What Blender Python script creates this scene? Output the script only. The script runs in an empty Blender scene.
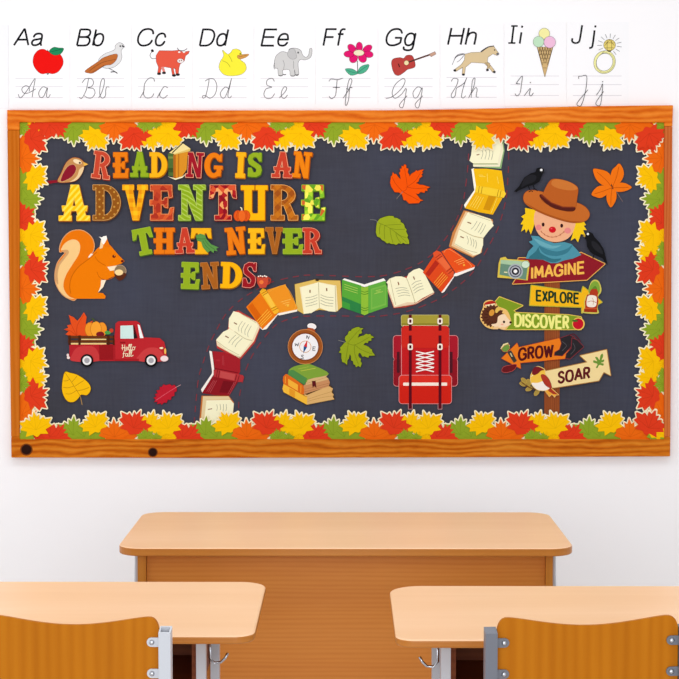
import bpy, bmesh, math, random
from mathutils import Vector, Matrix
from mathutils.geometry import tessellate_polygon, delaunay_2d_cdt

random.seed(7)
SC = bpy.context.scene
COL = SC.collection

# ------------------------------------------------------------------ camera
F = 1600.0                      # focal length in photo pixels (679 wide)
CX = CY = 339.5
CAM = Vector((0.0, -6.5, 1.68))
PITCH = math.atan(90.5 / F)     # the camera looks slightly down
YAW = math.atan(6.5 / F)        # and a touch to the left
fwd = Vector((-math.sin(YAW) * math.cos(PITCH), math.cos(YAW) * math.cos(PITCH), -math.sin(PITCH)))
rgt = fwd.cross(Vector((0, 0, 1))).normalized()
upv = rgt.cross(fwd).normalized()
cam_data = bpy.data.cameras.new('camera')
cam_data.sensor_width = 36.0
cam_data.lens = 36.0 * F / 679.0
cam_data.clip_end = 100
cam = bpy.data.objects.new('camera', cam_data)
COL.objects.link(cam)
M3 = Matrix((rgt, upv, -fwd)).transposed()
cam.matrix_world = Matrix.Translation(CAM) @ M3.to_4x4()
SC.camera = cam


def ray(px, py):
    return fwd + rgt * ((px - CX) / F) - upv * ((py - CY) / F)


def V(px, py, Y):
    """photo pixel -> point on the vertical plane y = Y (the wall and everything pinned to it)"""
    d = ray(px, py)
    return CAM + d * ((Y - CAM.y) / d.y)


def G(px, py, Z):
    """photo pixel -> point on the horizontal plane z = Z (desk tops)"""
    d = ray(px, py)
    return CAM + d * ((Z - CAM.z) / d.z)


# ------------------------------------------------------------------ materials
def lin(c):
    c /= 255.0
    return c / 12.92 if c <= 0.04045 else ((c + 0.055) / 1.055) ** 2.4


def rgb(h):
    return tuple(lin(int(h[i:i + 2], 16)) for i in (0, 2, 4)) + (1.0,)


MATS = {}


def paper(h, rough=0.8, spec=0.04):
    """plain printed paper of one colour"""
    k = ('p', h, rough)
    if k not in MATS:
        m = bpy.data.materials.new('paper_' + h)
        m.use_nodes = True
        b = m.node_tree.nodes['Principled BSDF']
        b.inputs['Base Color'].default_value = tuple(c * 0.89 for c in rgb(h)[:3]) + (1.0,)
        b.inputs['Roughness'].default_value = rough
        b.inputs['Specular IOR Level'].default_value = spec
        MATS[k] = m
    return MATS[k]


def node_mat(name, rough=0.6, spec=0.3):
    m = bpy.data.materials.new(name)
    m.use_nodes = True
    nt = m.node_tree
    b = nt.nodes['Principled BSDF']
    b.inputs['Roughness'].default_value = rough
    b.inputs['Specular IOR Level'].default_value = spec
    return m, nt, b


def ramp(nt, fac, stops, interp='LINEAR'):
    r = nt.nodes.new('ShaderNodeValToRGB')
    r.color_ramp.interpolation = interp
    el = r.color_ramp.elements
    while len(el) < len(stops):
        el.new(0.5)
    for e, (p, h) in zip(el, stops):
        e.position = p
        e.color = rgb(h)
    nt.links.new(fac, r.inputs['Fac'])
    return r.outputs['Color']


def coords(nt, scale=(1, 1, 1), rot=(0, 0, 0), kind='Object'):
    t = nt.nodes.new('ShaderNodeTexCoord')
    mp = nt.nodes.new('ShaderNodeMapping')
    mp.inputs['Scale'].default_value = scale
    mp.inputs['Rotation'].default_value = rot
    nt.links.new(t.outputs[kind], mp.inputs['Vector'])
    return mp.outputs['Vector']


def noise(nt, vec, scale, detail=4, dist=0.0, rough=0.55):
    n = nt.nodes.new('ShaderNodeTexNoise')
    n.inputs['Scale'].default_value = scale
    n.inputs['Detail'].default_value = detail
    n.inputs['Roughness'].default_value = rough
    n.inputs['Distortion'].default_value = dist
    nt.links.new(vec, n.inputs['Vector'])
    return n.outputs['Fac']


def wave(nt, vec, scale, dist=0.0, detail=2, dscale=1.0, bands='BANDS', axis='X', prof='SIN'):
    w = nt.nodes.new('ShaderNodeTexWave')
    w.wave_type = bands
    w.bands_direction = axis
    w.wave_profile = prof
    w.inputs['Scale'].default_value = scale
    w.inputs['Distortion'].default_value = dist
    w.inputs['Detail'].default_value = detail
    w.inputs['Detail Scale'].default_value = dscale
    nt.links.new(vec, w.inputs['Vector'])
    return w.outputs['Fac']


def mixc(nt, fac, a, b, mode='MIX'):
    n = nt.nodes.new('ShaderNodeMix')
    n.data_type = 'RGBA'
    n.blend_type = mode
    for s, v in ((n.inputs[0], fac), (n.inputs[6], a), (n.inputs[7], b)):
        if isinstance(v, (int, float)):
            s.default_value = v
        elif isinstance(v, str):
            s.default_value = rgb(v)
        else:
            nt.links.new(v, s)
    return n.outputs[2]


def wood(name, dark, mid, light, along='X', scale=1.0, rough=0.45, spec=0.35, rings=7.0, streak=1.0, contrast=0.5, wavy=0.35):
    """grain runs along the given local axis"""
    m, nt, b = node_mat(name, rough, spec)
    s = {'X': (wavy, 6, 6), 'Y': (6, wavy, 6), 'Z': (6, 6, wavy)}[along]
    s = tuple(v * scale for v in s)
    vec = coords(nt, s)
    big = noise(nt, vec, 1.3, 3, 0.6)
    fine = noise(nt, vec, 14 * streak, 3, 0.1)
    w = wave(nt, vec, rings * 0.3, 5.0 if wavy < 1 else 9.0, 3, 0.9, axis={'X': 'Z', 'Y': 'X', 'Z': 'X'}[along])
    c1 = ramp(nt, big, ((0.30, dark), (0.5, mid), (0.72, light)))
    c2 = ramp(nt, w, ((0.0, dark), (0.35, mid), (1.0, light)))
    c3 = mixc(nt, contrast, c1, c2)
    c4 = ramp(nt, fine, ((0.25, dark), (0.5, mid), (0.8, light)))
    c = mixc(nt, 0.25, c3, c4)
    nt.links.new(c, b.inputs['Base Color'])
    return m


def stripes_mat(name, a, b_, period, angle, soft=0.05, ratio=0.5):
    m, nt, b = node_mat(name, 0.8, 0.04)
    vec = coords(nt, (1, 1, 1), (0, math.radians(angle), 0))
    w = wave(nt, vec, 0.314 / period, axis='X')
    nt.links.new(ramp(nt, w, ((ratio - soft, a), (ratio + soft, b_))), b.inputs['Base Color'])
    return m


def dots_mat(name, a, b_, cell, r=0.33):
    m, nt, b = node_mat(name, 0.8, 0.04)
    v = nt.nodes.new('ShaderNodeTexVoronoi')
    v.inputs['Scale'].default_value = 1.0 / cell
    v.inputs['Randomness'].default_value = 0.0
    vec = coords(nt, (1, 0, 1), (0, math.radians(45), 0))
    nt.links.new(vec, v.inputs['Vector'])
    nt.links.new(ramp(nt, v.outputs['Distance'], ((r - 0.03, b_), (r + 0.03, a))), b.inputs['Base Color'])
    return m


def confetti_mat(name, cols, cell):
    m, nt, b = node_mat(name, 0.8, 0.04)
    v = nt.nodes.new('ShaderNodeTexVoronoi')
    v.inputs['Scale'].default_value = 1.0 / cell
    vec = coords(nt, (1, 0, 1))
    nt.links.new(vec, v.inputs['Vector'])
    s = nt.nodes.new('ShaderNodeSeparateColor')
    nt.links.new(v.outputs['Color'], s.inputs[0])
    n = len(cols)
    nt.links.new(ramp(nt, s.outputs[0], [(i / n, c) for i, c in enumerate(cols)], 'CONSTANT'), b.inputs['Base Color'])
    return m


def plaid_mat(name, a, b_, c_, period, angle=0):
    m, nt, b = node_mat(name, 0.8, 0.04)
    v1 = coords(nt, (1, 1, 1), (0, math.radians(angle), 0))
    w1 = wave(nt, v1, 0.314 / period, axis='X')
    w2 = wave(nt, v1, 0.314 / period, axis='Z')
    r1 = ramp(nt, w1, ((0.45, a), (0.55, b_)))
    r2 = ramp(nt, w2, ((0.45, a), (0.55, c_)))
    nt.links.new(mixc(nt, 0.5, r1, r2), b.inputs['Base Color'])
    return m


def wavy_mat(name, a, b_, period):
    m, nt, b = node_mat(name, 0.8, 0.04)
    vec = coords(nt, (1, 0, 1), (0, math.radians(60), 0))
    w = wave(nt, vec, 0.314 / period, 2.2, 0, 1.2, axis='X')
    nt.links.new(ramp(nt, w, ((0.72, a), (0.9, b_))), b.inputs['Base Color'])
    return m


# ------------------------------------------------------------------ flat art pinned to the wall
PANEL_Y = -0.016           # front of the bulletin board's panel
STEP = 0.00006             # one printed layer


def catmull(pts, closed, n=5):
    out = []
    L = len(pts)
    if L < 3:
        return list(pts)
    rng = range(L) if closed else range(L - 1)
    for i in rng:
        if closed:
            p0, p1, p2, p3 = pts[i - 1], pts[i], pts[(i + 1) % L], pts[(i + 2) % L]
        else:
            p1, p2 = pts[i], pts[i + 1]
            p0 = pts[i - 1] if i > 0 else p1
            p3 = pts[i + 2] if i + 2 < L else p2
        for k in range(n):
            t = k / n
            out.append(tuple(0.5 * (2 * p1[j] + (p2[j] - p0[j]) * t + (2 * p0[j] - 5 * p1[j] + 4 * p2[j] - p3[j]) * t * t
                                    + (3 * p1[j] - p0[j] - 3 * p2[j] + p3[j]) * t ** 3) for j in (0, 1)))
    if not closed:
        out.append(tuple(pts[-1]))
    return out


def ell(cx, cy, rx, ry, rot=0, n=20, a0=0, a1=360):
    c, s = math.cos(math.radians(rot)), math.sin(math.radians(rot))
    out = []
    full = (a1 - a0) >= 360
    for i in range(n if full else n + 1):
        a = math.radians(a0 + (a1 - a0) * i / n)
        x, y = rx * math.cos(a), ry * math.sin(a)
        out.append((cx + x * c - y * s, cy + x * s + y * c))
    return out


def clip_rect(poly, x0, y0, x1, y1):
    def half(p, inside, cut):
        out = []
        for i in range(len(p)):
            a, b = p[i - 1], p[i]
            ia, ib = inside(a), inside(b)
            if ia != ib:
                out.append(cut(a, b))
            if ib:
                out.append(b)
        return out

    def ix(x):
        return lambda a, b: (x, a[1] + (b[1] - a[1]) * (x - a[0]) / (b[0] - a[0]))

    def iy(y):
        return lambda a, b: (a[0] + (b[0] - a[0]) * (y - a[1]) / (b[1] - a[1]), y)

    p = half(poly, lambda q: q[0] >= x0, ix(x0))
    p = half(p, lambda q: q[0] <= x1, ix(x1)) if p else p
    p = half(p, lambda q: q[1] >= y0, iy(y0)) if p else p
    p = half(p, lambda q: q[1] <= y1, iy(y1)) if p else p
    return p


def stroke_polys(pts, w, closed=False, caps=True):
    """a line of the given width as small convex pieces"""
    out = []
    h = w / 2
    L = len(pts)
    for i in range(L if closed else L - 1):
        a, b = pts[i], pts[(i + 1) % L]
        dx, dy = b[0] - a[0], b[1] - a[1]
        d = math.hypot(dx, dy)
        if d < 1e-6:
            continue
        nx, ny = -dy / d * h, dx / d * h
        out.append([(a[0] + nx, a[1] + ny), (b[0] + nx, b[1] + ny), (b[0] - nx, b[1] - ny), (a[0] - nx, a[1] - ny)])
    if caps:
        for p in (pts if closed else pts[0 if caps == 'all' else 1:None if caps == 'all' else -1]):
            out.append(ell(p[0], p[1], h, h, n=8))
    return out


def nums(s):
    v = [float(t) for t in s.split()] if isinstance(s, str) else None
    return [(v[i], v[i + 1]) for i in range(0, len(v), 2)] if v is not None else list(s)


def shoelace(p):
    return 0.5 * sum(p[i - 1][0] * p[i][1] - p[i][0] * p[i - 1][1] for i in range(len(p)))


def union(polys):
    """overlapping outlines -> one flat sheet of triangles without overlaps"""
    vs, fs = [], []
    for p in polys:
        if len(p) < 3:
            continue
        a = sum(p[i - 1][0] * p[i][1] - p[i][0] * p[i - 1][1] for i in range(len(p)))
        if abs(a) < 1e-6:
            continue
        if a < 0:
            p = p[::-1]
        n0 = len(vs)
        vs += [Vector((q[0], q[1])) for q in p]
        fs.append(list(range(n0, len(vs))))
    if not fs:
        return [], []
    polys = [([vs[i] for i in f], min(vs[i].x for i in f), max(vs[i].x for i in f), min(vs[i].y for i in f), max(vs[i].y for i in f)) for f in fs]
    co, ed, fa, ov, oe, of = delaunay_2d_cdt(vs, [], fs, 0, 1e-5)
    keep = []
    for f in fa:                        # a triangle belongs to the sheet when its middle lies in one of the outlines
        x = sum(co[i].x for i in f) / len(f)
        y = sum(co[i].y for i in f) / len(f)
        for q, x0, x1, y0, y1 in polys:
            if x0 <= x <= x1 and y0 <= y <= y1:
                ins = False
                b = q[-1]
                for a in q:
                    if (a.y > y) != (b.y > y) and x < (b.x - a.x) * (y - a.y) / (b.y - a.y) + a.x:
                        ins = not ins
                    b = a
                if ins:
                    keep.append(f)
                    break
    return [(c.x, c.y) for c in co], keep


# plain slanted sans letters as pen strokes: x in cap heights, y up, 1 = cap height
CAP = {
    'A': (.86, [[(.03, 0), (.42, 1), (.46, 1), (.84, 0)], [(.18, .35), (.70, .35)]]),
    'B': (.80, [[(.08, 0), (.08, 1)], [(.08, 1), (.45, 1), 'c', (.62, .95), (.68, .76), (.60, .58), (.42, .53), 'l', (.08, .53)], [(.08, 0), (.46, 0), 'c', (.66, .05), (.74, .26), (.66, .47), (.44, .53)]]),
    'C': (.92, [['c', (.86, .70), (.76, .92), (.50, 1.0), (.22, .90), (.07, .58), (.10, .24), (.28, .03), (.52, 0), (.76, .10), (.87, .32)]]),
    'D': (.88, [[(.09, 0), (.09, 1), (.42, 1), 'c', (.64, .94), (.80, .72), (.82, .46), (.74, .18), (.56, .03), (.38, 0), 'l', (.09, 0)]]),
    'E': (.80, [[(.76, 1), (.10, 1), (.10, 0), (.78, 0)], [(.10, .53), (.70, .53)]]),
    'F': (.76, [[(.74, 1), (.10, 1), (.10, 0)], [(.10, .52), (.64, .52)]]),
    'G': (.96, [['c', (.87, .74), (.74, .94), (.50, 1.0), (.22, .90), (.07, .60), (.09, .26), (.26, .04), (.52, 0), (.76, .08), (.88, .18), 'l', (.88, .46), (.52, .46)]]),
    'H': (.86, [[(.09, 0), (.09, 1)], [(.77, 0), (.77, 1)], [(.09, .53), (.77, .53)]]),
    'a': (.66, [['c', (.08, .52), (.16, .68), (.34, .73), (.50, .68), (.55, .50), (.55, .14), (.60, 0)], ['c', (.54, .42), (.34, .37), (.12, .32), (.05, .17), (.12, .03), (.28, 0), (.46, .08), (.55, .24)]]),
    'b': (.66, [[(.07, 0), (.07, 1)], ['c', (.07, .36), (.14, .64), (.32, .73), (.50, .66), (.58, .40), (.52, .10), (.34, 0), (.15, .08), (.07, .34)]]),
    'c': (.60, [['c', (.55, .50), (.47, .68), (.30, .73), (.12, .62), (.05, .36), (.12, .08), (.30, 0), (.46, .06), (.56, .25)]]),
    'd': (.66, [[(.57, 0), (.57, 1)], ['c', (.57, .36), (.50, .64), (.32, .73), (.13, .64), (.05, .36), (.13, .08), (.30, 0), (.48, .08), (.57, .34)]]),
    'e': (.64, [['c', (.58, .20), (.48, .04), (.32, 0), (.13, .08), (.05, .36), (.13, .64), (.32, .73), (.50, .65), (.58, .38), 'l', (.06, .38)]]),
    'f': (.40, [['c', (.42, .99), (.30, 1.0), (.18, .92), (.16, .78), 'l', (.16, 0)], [(.02, .70), (.38, .70)]]),
    'g': (.66, [[(.57, .70), 'c', (.57, .30), (.57, -.10), (.50, -.26), (.30, -.30), (.10, -.24), (.06, -.10)], ['c', (.57, .36), (.50, .64), (.32, .73), (.13, .64), (.05, .36), (.13, .08), (.30, 0), (.48, .08), (.57, .34)]]),
    'h': (.66, [[(.07, 0), (.07, 1)], ['c', (.07, .42), (.16, .65), (.34, .73), (.50, .66), (.54, .46), 'l', (.54, 0)]]),
    'I': (.22, [[(.11, 0), (.11, 1)]]),
    'M': (.96, [[(.08, 0), (.12, 1), (.47, .28), (.82, 1), (.88, 0)]]),
    'N': (.84, [[(.09, 0), (.09, 1), (.74, 0), (.74, 1)]]),
    'X': (.72, [[(.05, 0), (.66, 1)], [(.05, 1), (.68, 0)]]),
    'P': (.72, [[(.09, 0), (.09, 1)], [(.09, 1), (.40, 1), 'c', (.62, .92), (.66, .72), (.58, .52), (.38, .45), 'l', (.09, .45)]]),
    'L': (.64, [[(.09, 1), (.09, 0), (.60, 0)]]),
    'O': (.92, [['c', (.46, 1), (.20, .90), (.07, .52), (.18, .10), (.46, 0), (.74, .10), (.85, .50), (.73, .90), (.46, 1)]]),
    'R': (.76, [[(.09, 0), (.09, 1)], [(.09, 1), (.40, 1), 'c', (.62, .93), (.66, .75), (.58, .56), (.38, .50), 'l', (.09, .50)], [(.36, .50), (.70, 0)]]),
    'S': (.72, [['c', (.62, .84), (.46, .99), (.24, .96), (.10, .80), (.18, .60), (.40, .50), (.62, .38), (.66, .18), (.46, .01), (.22, .02), (.07, .18)]]),
    'V': (.78, [[(.05, 1), (.38, 0), (.42, 0), (.74, 1)]]),
    'W': (1.08, [[(.05, 1), (.28, 0), (.53, .84), (.78, 0), (1.02, 1)]]),
}


def pen(text, slant, gap):
    adv, strokes = 0.0, []
    for ch in text:
        w, st = CAP[ch]
        for line in st:
            pts, run, mode = [], [], 'l'
            for q in list(line) + ['l']:
                if isinstance(q, str):
                    pts += catmull(run, False, 6) if mode == 'c' and len(run) > 2 else run
                    run, mode = ([pts[-1]] if q == 'c' and pts else []), q
                else:
                    run.append(q)
            strokes.append([(adv + x + slant * y, y) for x, y in pts])
        adv += w + gap
    return strokes, adv


class Art:
    """One thing pinned to the wall: printed shapes in photo pixels put on its own wall plane."""

    def __init__(self, name, label, cat, level, group=None, org=(0, 0, 1), y=None):
        self.name, self.label, self.cat, self.group = name, label, cat, group
        self.Y0 = (PANEL_Y - 0.0012 - 0.0012 * level) if y is None else y
        self.k = 0
        self.org = org
        self.parts = []
        self.cur = None
        self.part(None)

    def at(self, *org):
        self.org = org
        return self

    def part(self, name, label=None, parent=None):
        self.cur = {'name': name, 'label': label, 'parent': parent, 'shapes': []}
        self.parts.append(self.cur)
        return self

    def to(self, pts):
        ox, oy, s = self.org
        return [(ox + x / s, oy + y / s) for x, y in pts]

    def _add(self, polys, mat, thick=0.0, dk=1.0):
        self.k += dk
        self.cur['shapes'].append((polys, mat, self.Y0 - self.k * STEP, thick))

    def M(self, c):
        return paper(c) if isinstance(c, str) else c

    def P(self, c, pts, smooth=False, thick=0.0, edge=None):
        p = self.to(nums(pts))
        if smooth:
            p = catmull(p, True, 4)
        if edge:
            self._add(stroke_polys(p, edge[1] * 2, True), self.M(edge[0]), thick)
            self._add([p], self.M(c))
        else:
            self._add([p], self.M(c), thick)
        return self

    def S(self, c, w, pts, closed=False, smooth=True, caps=True):
        p = self.to(nums(pts))
        if smooth:
            p = catmull(p, closed, 5)
        self._add(stroke_polys(p, w, closed, caps), self.M(c))
        return self

    def E(self, c, cx, cy, rx, ry=None, rot=0, thick=0.0, edge=None, n=24):
        return self.P(c, ell(cx, cy, rx, rx if ry is None else ry, rot, n), False, thick, edge)

    def X(self, c, polys, thick=0.0, dk=1.0):
        self._add([self.to(p) for p in polys], self.M(c), thick, dk)
        return self

    def T(self, c, body, pl, pr, h, w):
        """hand-lettered capitals as pen strokes on the base line pl - pr, h high, pen w (photo pixels)"""
        strokes, total = pen(body, 0.0, 0.16)
        lo = min(q[0] for s_ in strokes for q in s_); hi = max(q[0] for s_ in strokes for q in s_)
        out = []
        for s_ in strokes:
            p = self.to([(pl[0] + (pr[0] - pl[0]) * (x - lo) / (hi - lo), pl[1] + (pr[1] - pl[1]) * (x - lo) / (hi - lo) - h * y) for x, y in s_])
            out += stroke_polys(p, w, False, True)
        self._add(out, self.M(c))
        return self

    def build(self):
        allp = [q for pt in self.parts for sh in pt['shapes'] for poly in sh[0] for q in poly]
        x0 = min(q[0] for q in allp); x1 = max(q[0] for q in allp); y1 = max(q[1] for q in allp)
        base = V((x0 + x1) / 2, y1, self.Y0)
        parts = [p for p in self.parts if p['shapes']]
        single = len(parts) == 1 and parts[0]['name'] is None
        root = None
        if not single and parts[0]['name'] is not None:
            root = bpy.data.objects.new(self.name, None)
            root.empty_display_size = 0.02
            COL.objects.link(root)
            root.location = base
        named = {}
        for pt in parts:
            me = bpy.data.meshes.new(pt['name'] or self.name)
            verts, faces, mi, mats = [], [], [], []
            for polys, mat, Y, thick in pt['shapes']:
                if mat not in mats:
                    mats.append(mat)
                idx = mats.index(mat)
                pts, tris = union(polys)
                if len(polys) == 1:             # a single outline: check the sheet against the outline's area
                    p1 = polys[0]
                    want = abs(shoelace(p1))
                    got = sum(abs(shoelace([pts[i] for i in t])) for t in tris)
                    if abs(got - want) > 0.02 * want:
                        pts = p1
                        tris = tessellate_polygon([[Vector((q[0], q[1], 0)) for q in p1]])
                w = [V(q[0], q[1], Y) - base for q in pts]
                n0 = len(verts)
                verts.extend(w)
                count = {}
                for t in tris:
                    t = list(t)
                    nrm = (w[t[1]] - w[t[0]]).cross(w[t[2]] - w[t[0]])
                    if nrm.length < 1e-14:
                        continue
                    if nrm.y > 0:
                        t = t[::-1]
                    faces.append([n0 + i for i in t]); mi.append(idx)
                    for i in range(len(t)):
                        e = (t[i], t[(i + 1) % len(t)])
                        count[e] = count.get(e, 0) + 1
                if thick:                       # side walls along the outline
                    n1 = len(verts)
                    verts.extend(v + Vector((0, thick, 0)) for v in w)
                    for i, j in count:
                        if (j, i) not in count:
                            faces.append([n0 + j, n0 + i, n1 + i, n1 + j]); mi.append(idx)
            me.from_pydata([tuple(v) for v in verts], [], faces)
            for m in mats:
                me.materials.append(m)
            me.polygons.foreach_set('material_index', mi)
            me.update()
            ob = bpy.data.objects.new(pt['name'] or self.name, me)
            COL.objects.link(ob)
            if pt['label']:
                ob['label'] = pt['label']
            if pt['name'] is None:
                root = ob
                root.location = base
            else:
                ob.parent = named.get(pt['parent'], root)
                named[pt['name']] = ob
        root['label'] = self.label
        root['category'] = self.cat
        if self.group:
            root['group'] = self.group
        return root


TH = 0.0009   # thickness of a card cut-out
# ------------------------------------------------------------------ alphabet cards above the board
CARDG = 'alphabet cards along the wall'
INK = '17171B'
LN = '3A3A40'
CARD_Y = -0.0016
PEN = .55


def sans(a, text, tbox):
    x0, y0, x1, y1 = tbox
    cap = (y1 - y0) / (1.3 if 'g' in text else 1.0) - 1.9
    base = y0 + .95 + cap
    strokes, adv = pen(text, .19, .10)
    lo = min(p[0] for s_ in strokes for p in s_); hi = max(p[0] for s_ in strokes for p in s_)
    k = (x1 - x0 - 1.9) / (hi - lo)
    out = []
    for s_ in strokes:
        out += stroke_polys([(x0 + .95 + (x - lo) * k, base - y * cap) for x, y in s_], 1.95, False, True)
    a.X(INK, out)


def card(x0, x1, y0, y1, label, ry, text, tbox, shear=0.21):
    a = Art('alphabet_card', label, 'card', 0, CARDG, y=CARD_Y)
    a.part(None)
    a.P('FDFCFF', [(x0, y0), (x1, y0), (x1, y1), (x0, y1)], thick=0.0012)
    a.part('ruled_lines')
    lx0, lx1 = tbox[0] + 2.5 if False else x0 + 6, x1 - 7
    for y in ry:
        a.P('D6D1DA', [(lx0, y - .25), (lx1, y - .25), (lx1, y + .25), (lx0, y + .25)])
    a.part('printed_letters')
    if text:
        sans(a, text, tbox)
    return a


R1 = (78.3, 86.7, 97.6)
out_cards = []

c = Art('alphabet_card', 'narrow blank end of a pale card at the far left above the board', 'card', 0, CARDG, y=CARD_Y)
c.P('F8F8FC', [(-14, 25), (8.4, 25), (8.4, 108.8), (-14, 108.8)], thick=0.0012)
c.build()

# A - apple
c = card(9.4, 69.8, 24, 109, 'white alphabet card Aa with a red apple', R1, 'Aa', (13, 28.3, 43, 46.2))
c.at(0, 20, 7).part('apple_picture')
c.P('EE1512', "305 205 340 220 400 225 436 265 440 310 410 358 370 376 335 370 290 376 252 345 232 300 238 250 268 213", True, edge=('7A1512', .3))
c.P('1F8A5A', "345 220 375 192 410 196 445 200 425 235 380 245", True, edge=('123A2A', .3))
c.S('123A2A', .35, "350 225 400 212 440 202").S('2A1512', .8, "328 372 334 380 340 372").S('2A1512', .6, "340 222 332 208")
c.part('cursive_letters')
c.S(LN, PEN, "128 520 140 545 165 525 205 470 245 410 234 480 225 540").S(LN, PEN, "250 482 200 510 165 510 153 482 178 460 203 470 205 500")
c.S(LN, PEN, "330 478 300 468 272 505 280 540 305 535 332 475 325 530 338 543 352 520")
c.build()
# B - bird
c = card(70.8, 131.2, 24, 109, 'white alphabet card Bb with a grey and brown bird', R1, 'Bb', (76, 28.5, 104.3, 46.5))
c.at(70, 20, 7).part('bird_picture')
c.P('E2E1E2', "378 185 365 165 340 160 318 180 310 210 240 240 200 285 240 335 300 332 345 300 362 260 358 215", True, edge=('4A4A4E', .3))
c.P('C06C34', "108 355 200 290 240 262 325 238 325 275 290 310 240 320 165 368 130 370", True, edge=('4A2A18', .3))
c.S('5A2E18', .35, "130 360 220 300 320 275").S('5A2E18', .35, "150 368 240 318")
c.P('3A3A3E', "362 172 388 190 366 190").E('2A2A2E', 352, 183, 6)
c.S('3A3A3E', .6, "270 338 300 352 330 372").S('3A3A3E', .9, "285 365 312 362 332 374")
c.part('cursive_letters')
c.S(LN, PEN, "65 540 82 548 110 500 122 450 130 412").S(LN, PEN, "85 440 108 412 150 412 165 440 150 465 125 475 162 480 175 510 155 543 125 545 100 530")
c.S(LN, PEN, "200 545 225 500 242 430 230 410 214 440 208 515 225 547 248 530 250 490 258 468 275 470")
c.build()
# C - cow
c = card(132, 192.2, 24, 109, 'white alphabet card Cc with a coral red cow', R1, 'Cc', (137, 28, 166.3, 46.5))
c.at(130, 20, 7).part('cow_picture')
c.S('2A2224', .5, "185 268 155 270 140 248 152 222").E('2A2224', 157, 215, 11, 9, 40)
c.P('E55A45', "183 250 205 215 300 216 340 212 372 225 415 218 408 235 388 250 380 285 350 308 342 335 338 378 322 378 318 342 302 335 312 384 297 384 288 335 245 327 218 332 212 370 194 370 200 330 184 292", edge=('5A2420', .3))
c.P('E58A80', "215 330 235 326 248 362 232 366")
for x, y in ((203, 376), (238, 370), (308, 388), (335, 382)):
    c.E('2A2224', x, y, 14, 9)
c.E('F1E6E4', 353, 286, 22, 15, edge=('5A2420', .25)).E('5A2420', 346, 286, 4).E('5A2420', 360, 283, 4)
c.S('3A2A2A', .6, "330 195 345 212 375 214 400 200").E('F4E7E2', 345, 225, 9, 6).E('F4E7E2', 378, 225, 9, 6)
c.part('cursive_letters')
c.S(LN, PEN, "70 545 95 500 103 445 133 408 163 408 172 430").S(LN, PEN, "100 480 95 520 115 545 150 540 167 515")
c.S(LN, PEN, "190 545 215 500 240 466 264 474").S(LN, PEN, "215 500 208 530 235 547 263 525")
c.build()
# D - duck
c = card(193, 253.6, 24, 109, 'white alphabet card Dd with a yellow duck', R1, 'Dd', (198.8, 28.5, 229.2, 46.6))
c.at(190, 20, 7).part('duck_picture')
c.P('F8EE3E', "228 212 262 240 285 228 300 208 330 204 355 220 362 250 352 278 385 305 392 345 362 378 300 390 240 382 206 342 210 298 236 250", True, edge=('6A6428', .3))
c.P('D89A4C', "332 250 372 242 412 240 388 262 345 272", True, edge=('6A4A20', .25)).S('6A4A20', .3, "340 258 400 246")
c.E('2A2A1A', 352, 236, 5).S('8A8430', .35, "270 245 285 270 295 292").S('8A8430', .35, "225 285 260 300 282 330")
c.part('cursive_letters')
c.S(LN, PEN, "105 428 132 415 125 470 108 535 92 547 88 532 110 530 140 547 175 520 188 460 168 415 132 412")
c.S(LN, PEN, "270 480 245 470 213 510 222 543 245 540 272 475 290 410 275 480 265 530 278 545 291 530")
c.build()
# E - elephant
c = card(254.4, 315.2, 24, 109, 'white alphabet card Ee with a grey elephant', R1, 'Ee', (260.5, 28.5, 289, 46.6))
c.at(255, 20, 7).part('elephant_picture')
c.P('D3D2D2', "136 300 150 250 190 222 232 230 240 206 262 198 292 200 320 214 332 245 355 262 376 245 384 202 398 206 390 258 352 278 320 275 300 302 305 380 278 382 276 345 282 385 250 390 242 350 205 346 192 355 194 385 166 387 160 340 142 335", True, edge=('55555A', .35))
c.P('C4C3C4', "240 210 262 200 280 215 290 262 262 274 240 262 228 240", True, edge=('6A6A6E', .25))
c.E('2A2A2E', 302, 228, 5, 7).S('6A6A6E', .3, "195 280 205 310 200 345").S('6A6A6E', .3, "270 285 270 340").S('4A4A4E', .5, "138 300 132 320 136 345")
for x, y in ((180, 388), (205, 380), (266, 390), (292, 382)):
    c.S('2A2A2E', .7, [(x - 12, y), (x, y + 3), (x + 12, y)])
c.part('cursive_letters')
c.S(LN, PEN, "136 430 120 408 86 420 84 455 117 470 78 482 62 520 80 547 115 545 138 515").S(LN, PEN, "170 545 205 510 222 480 207 466 186 500 186 535 205 549 228 525")
c.build()
# F - flower
c = card(316, 377.6, 24, 109, 'white alphabet card Ff with a magenta flower', R1, 'Ff', (322.5, 28.2, 346, 46.6))
c.at(315, 20, 7).part('flower_picture')
c.S('26302A', .7, "297 285 298 330 298 370")
c.P('4FB08C', "300 374 250 386 212 345 255 342 290 360", True, edge=('1E4A3A', .3)).P('4FB08C', "300 372 320 328 376 312 364 350 330 374", True, edge=('1E4A3A', .3))
c.S('1E4A3A', .3, "225 352 260 365 298 372").S('1E4A3A', .3, "302 370 330 345 368 320")
for x, y, rx, ry, r in ((310, 188, 33, 22, 90), (366, 202, 36, 22, -35), (374, 240, 33, 22, 8), (332, 266, 32, 27, 60), (270, 268, 32, 27, 120), (238, 238, 35, 22, 0), (258, 198, 33, 23, 45)):
    c.E('E0196E', x, y, rx, ry, r, edge=('5A1030', .3))
c.E('F2E6C4', 307, 230, 36, 20, edge=('5A3030', .3))
c.part('cursive_letters')
c.S(LN, PEN, "98 430 112 413 158 418 196 406").S(LN, PEN, "155 416 150 470 142 530 115 550 98 533").S(LN, PEN, "125 472 175 472")
c.S(LN, PEN, "196 547 235 490 258 428 246 410 230 450 212 580 222 594 236 550 243 478 262 474").S(LN, PEN, "218 480 240 486")
c.build()
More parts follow.
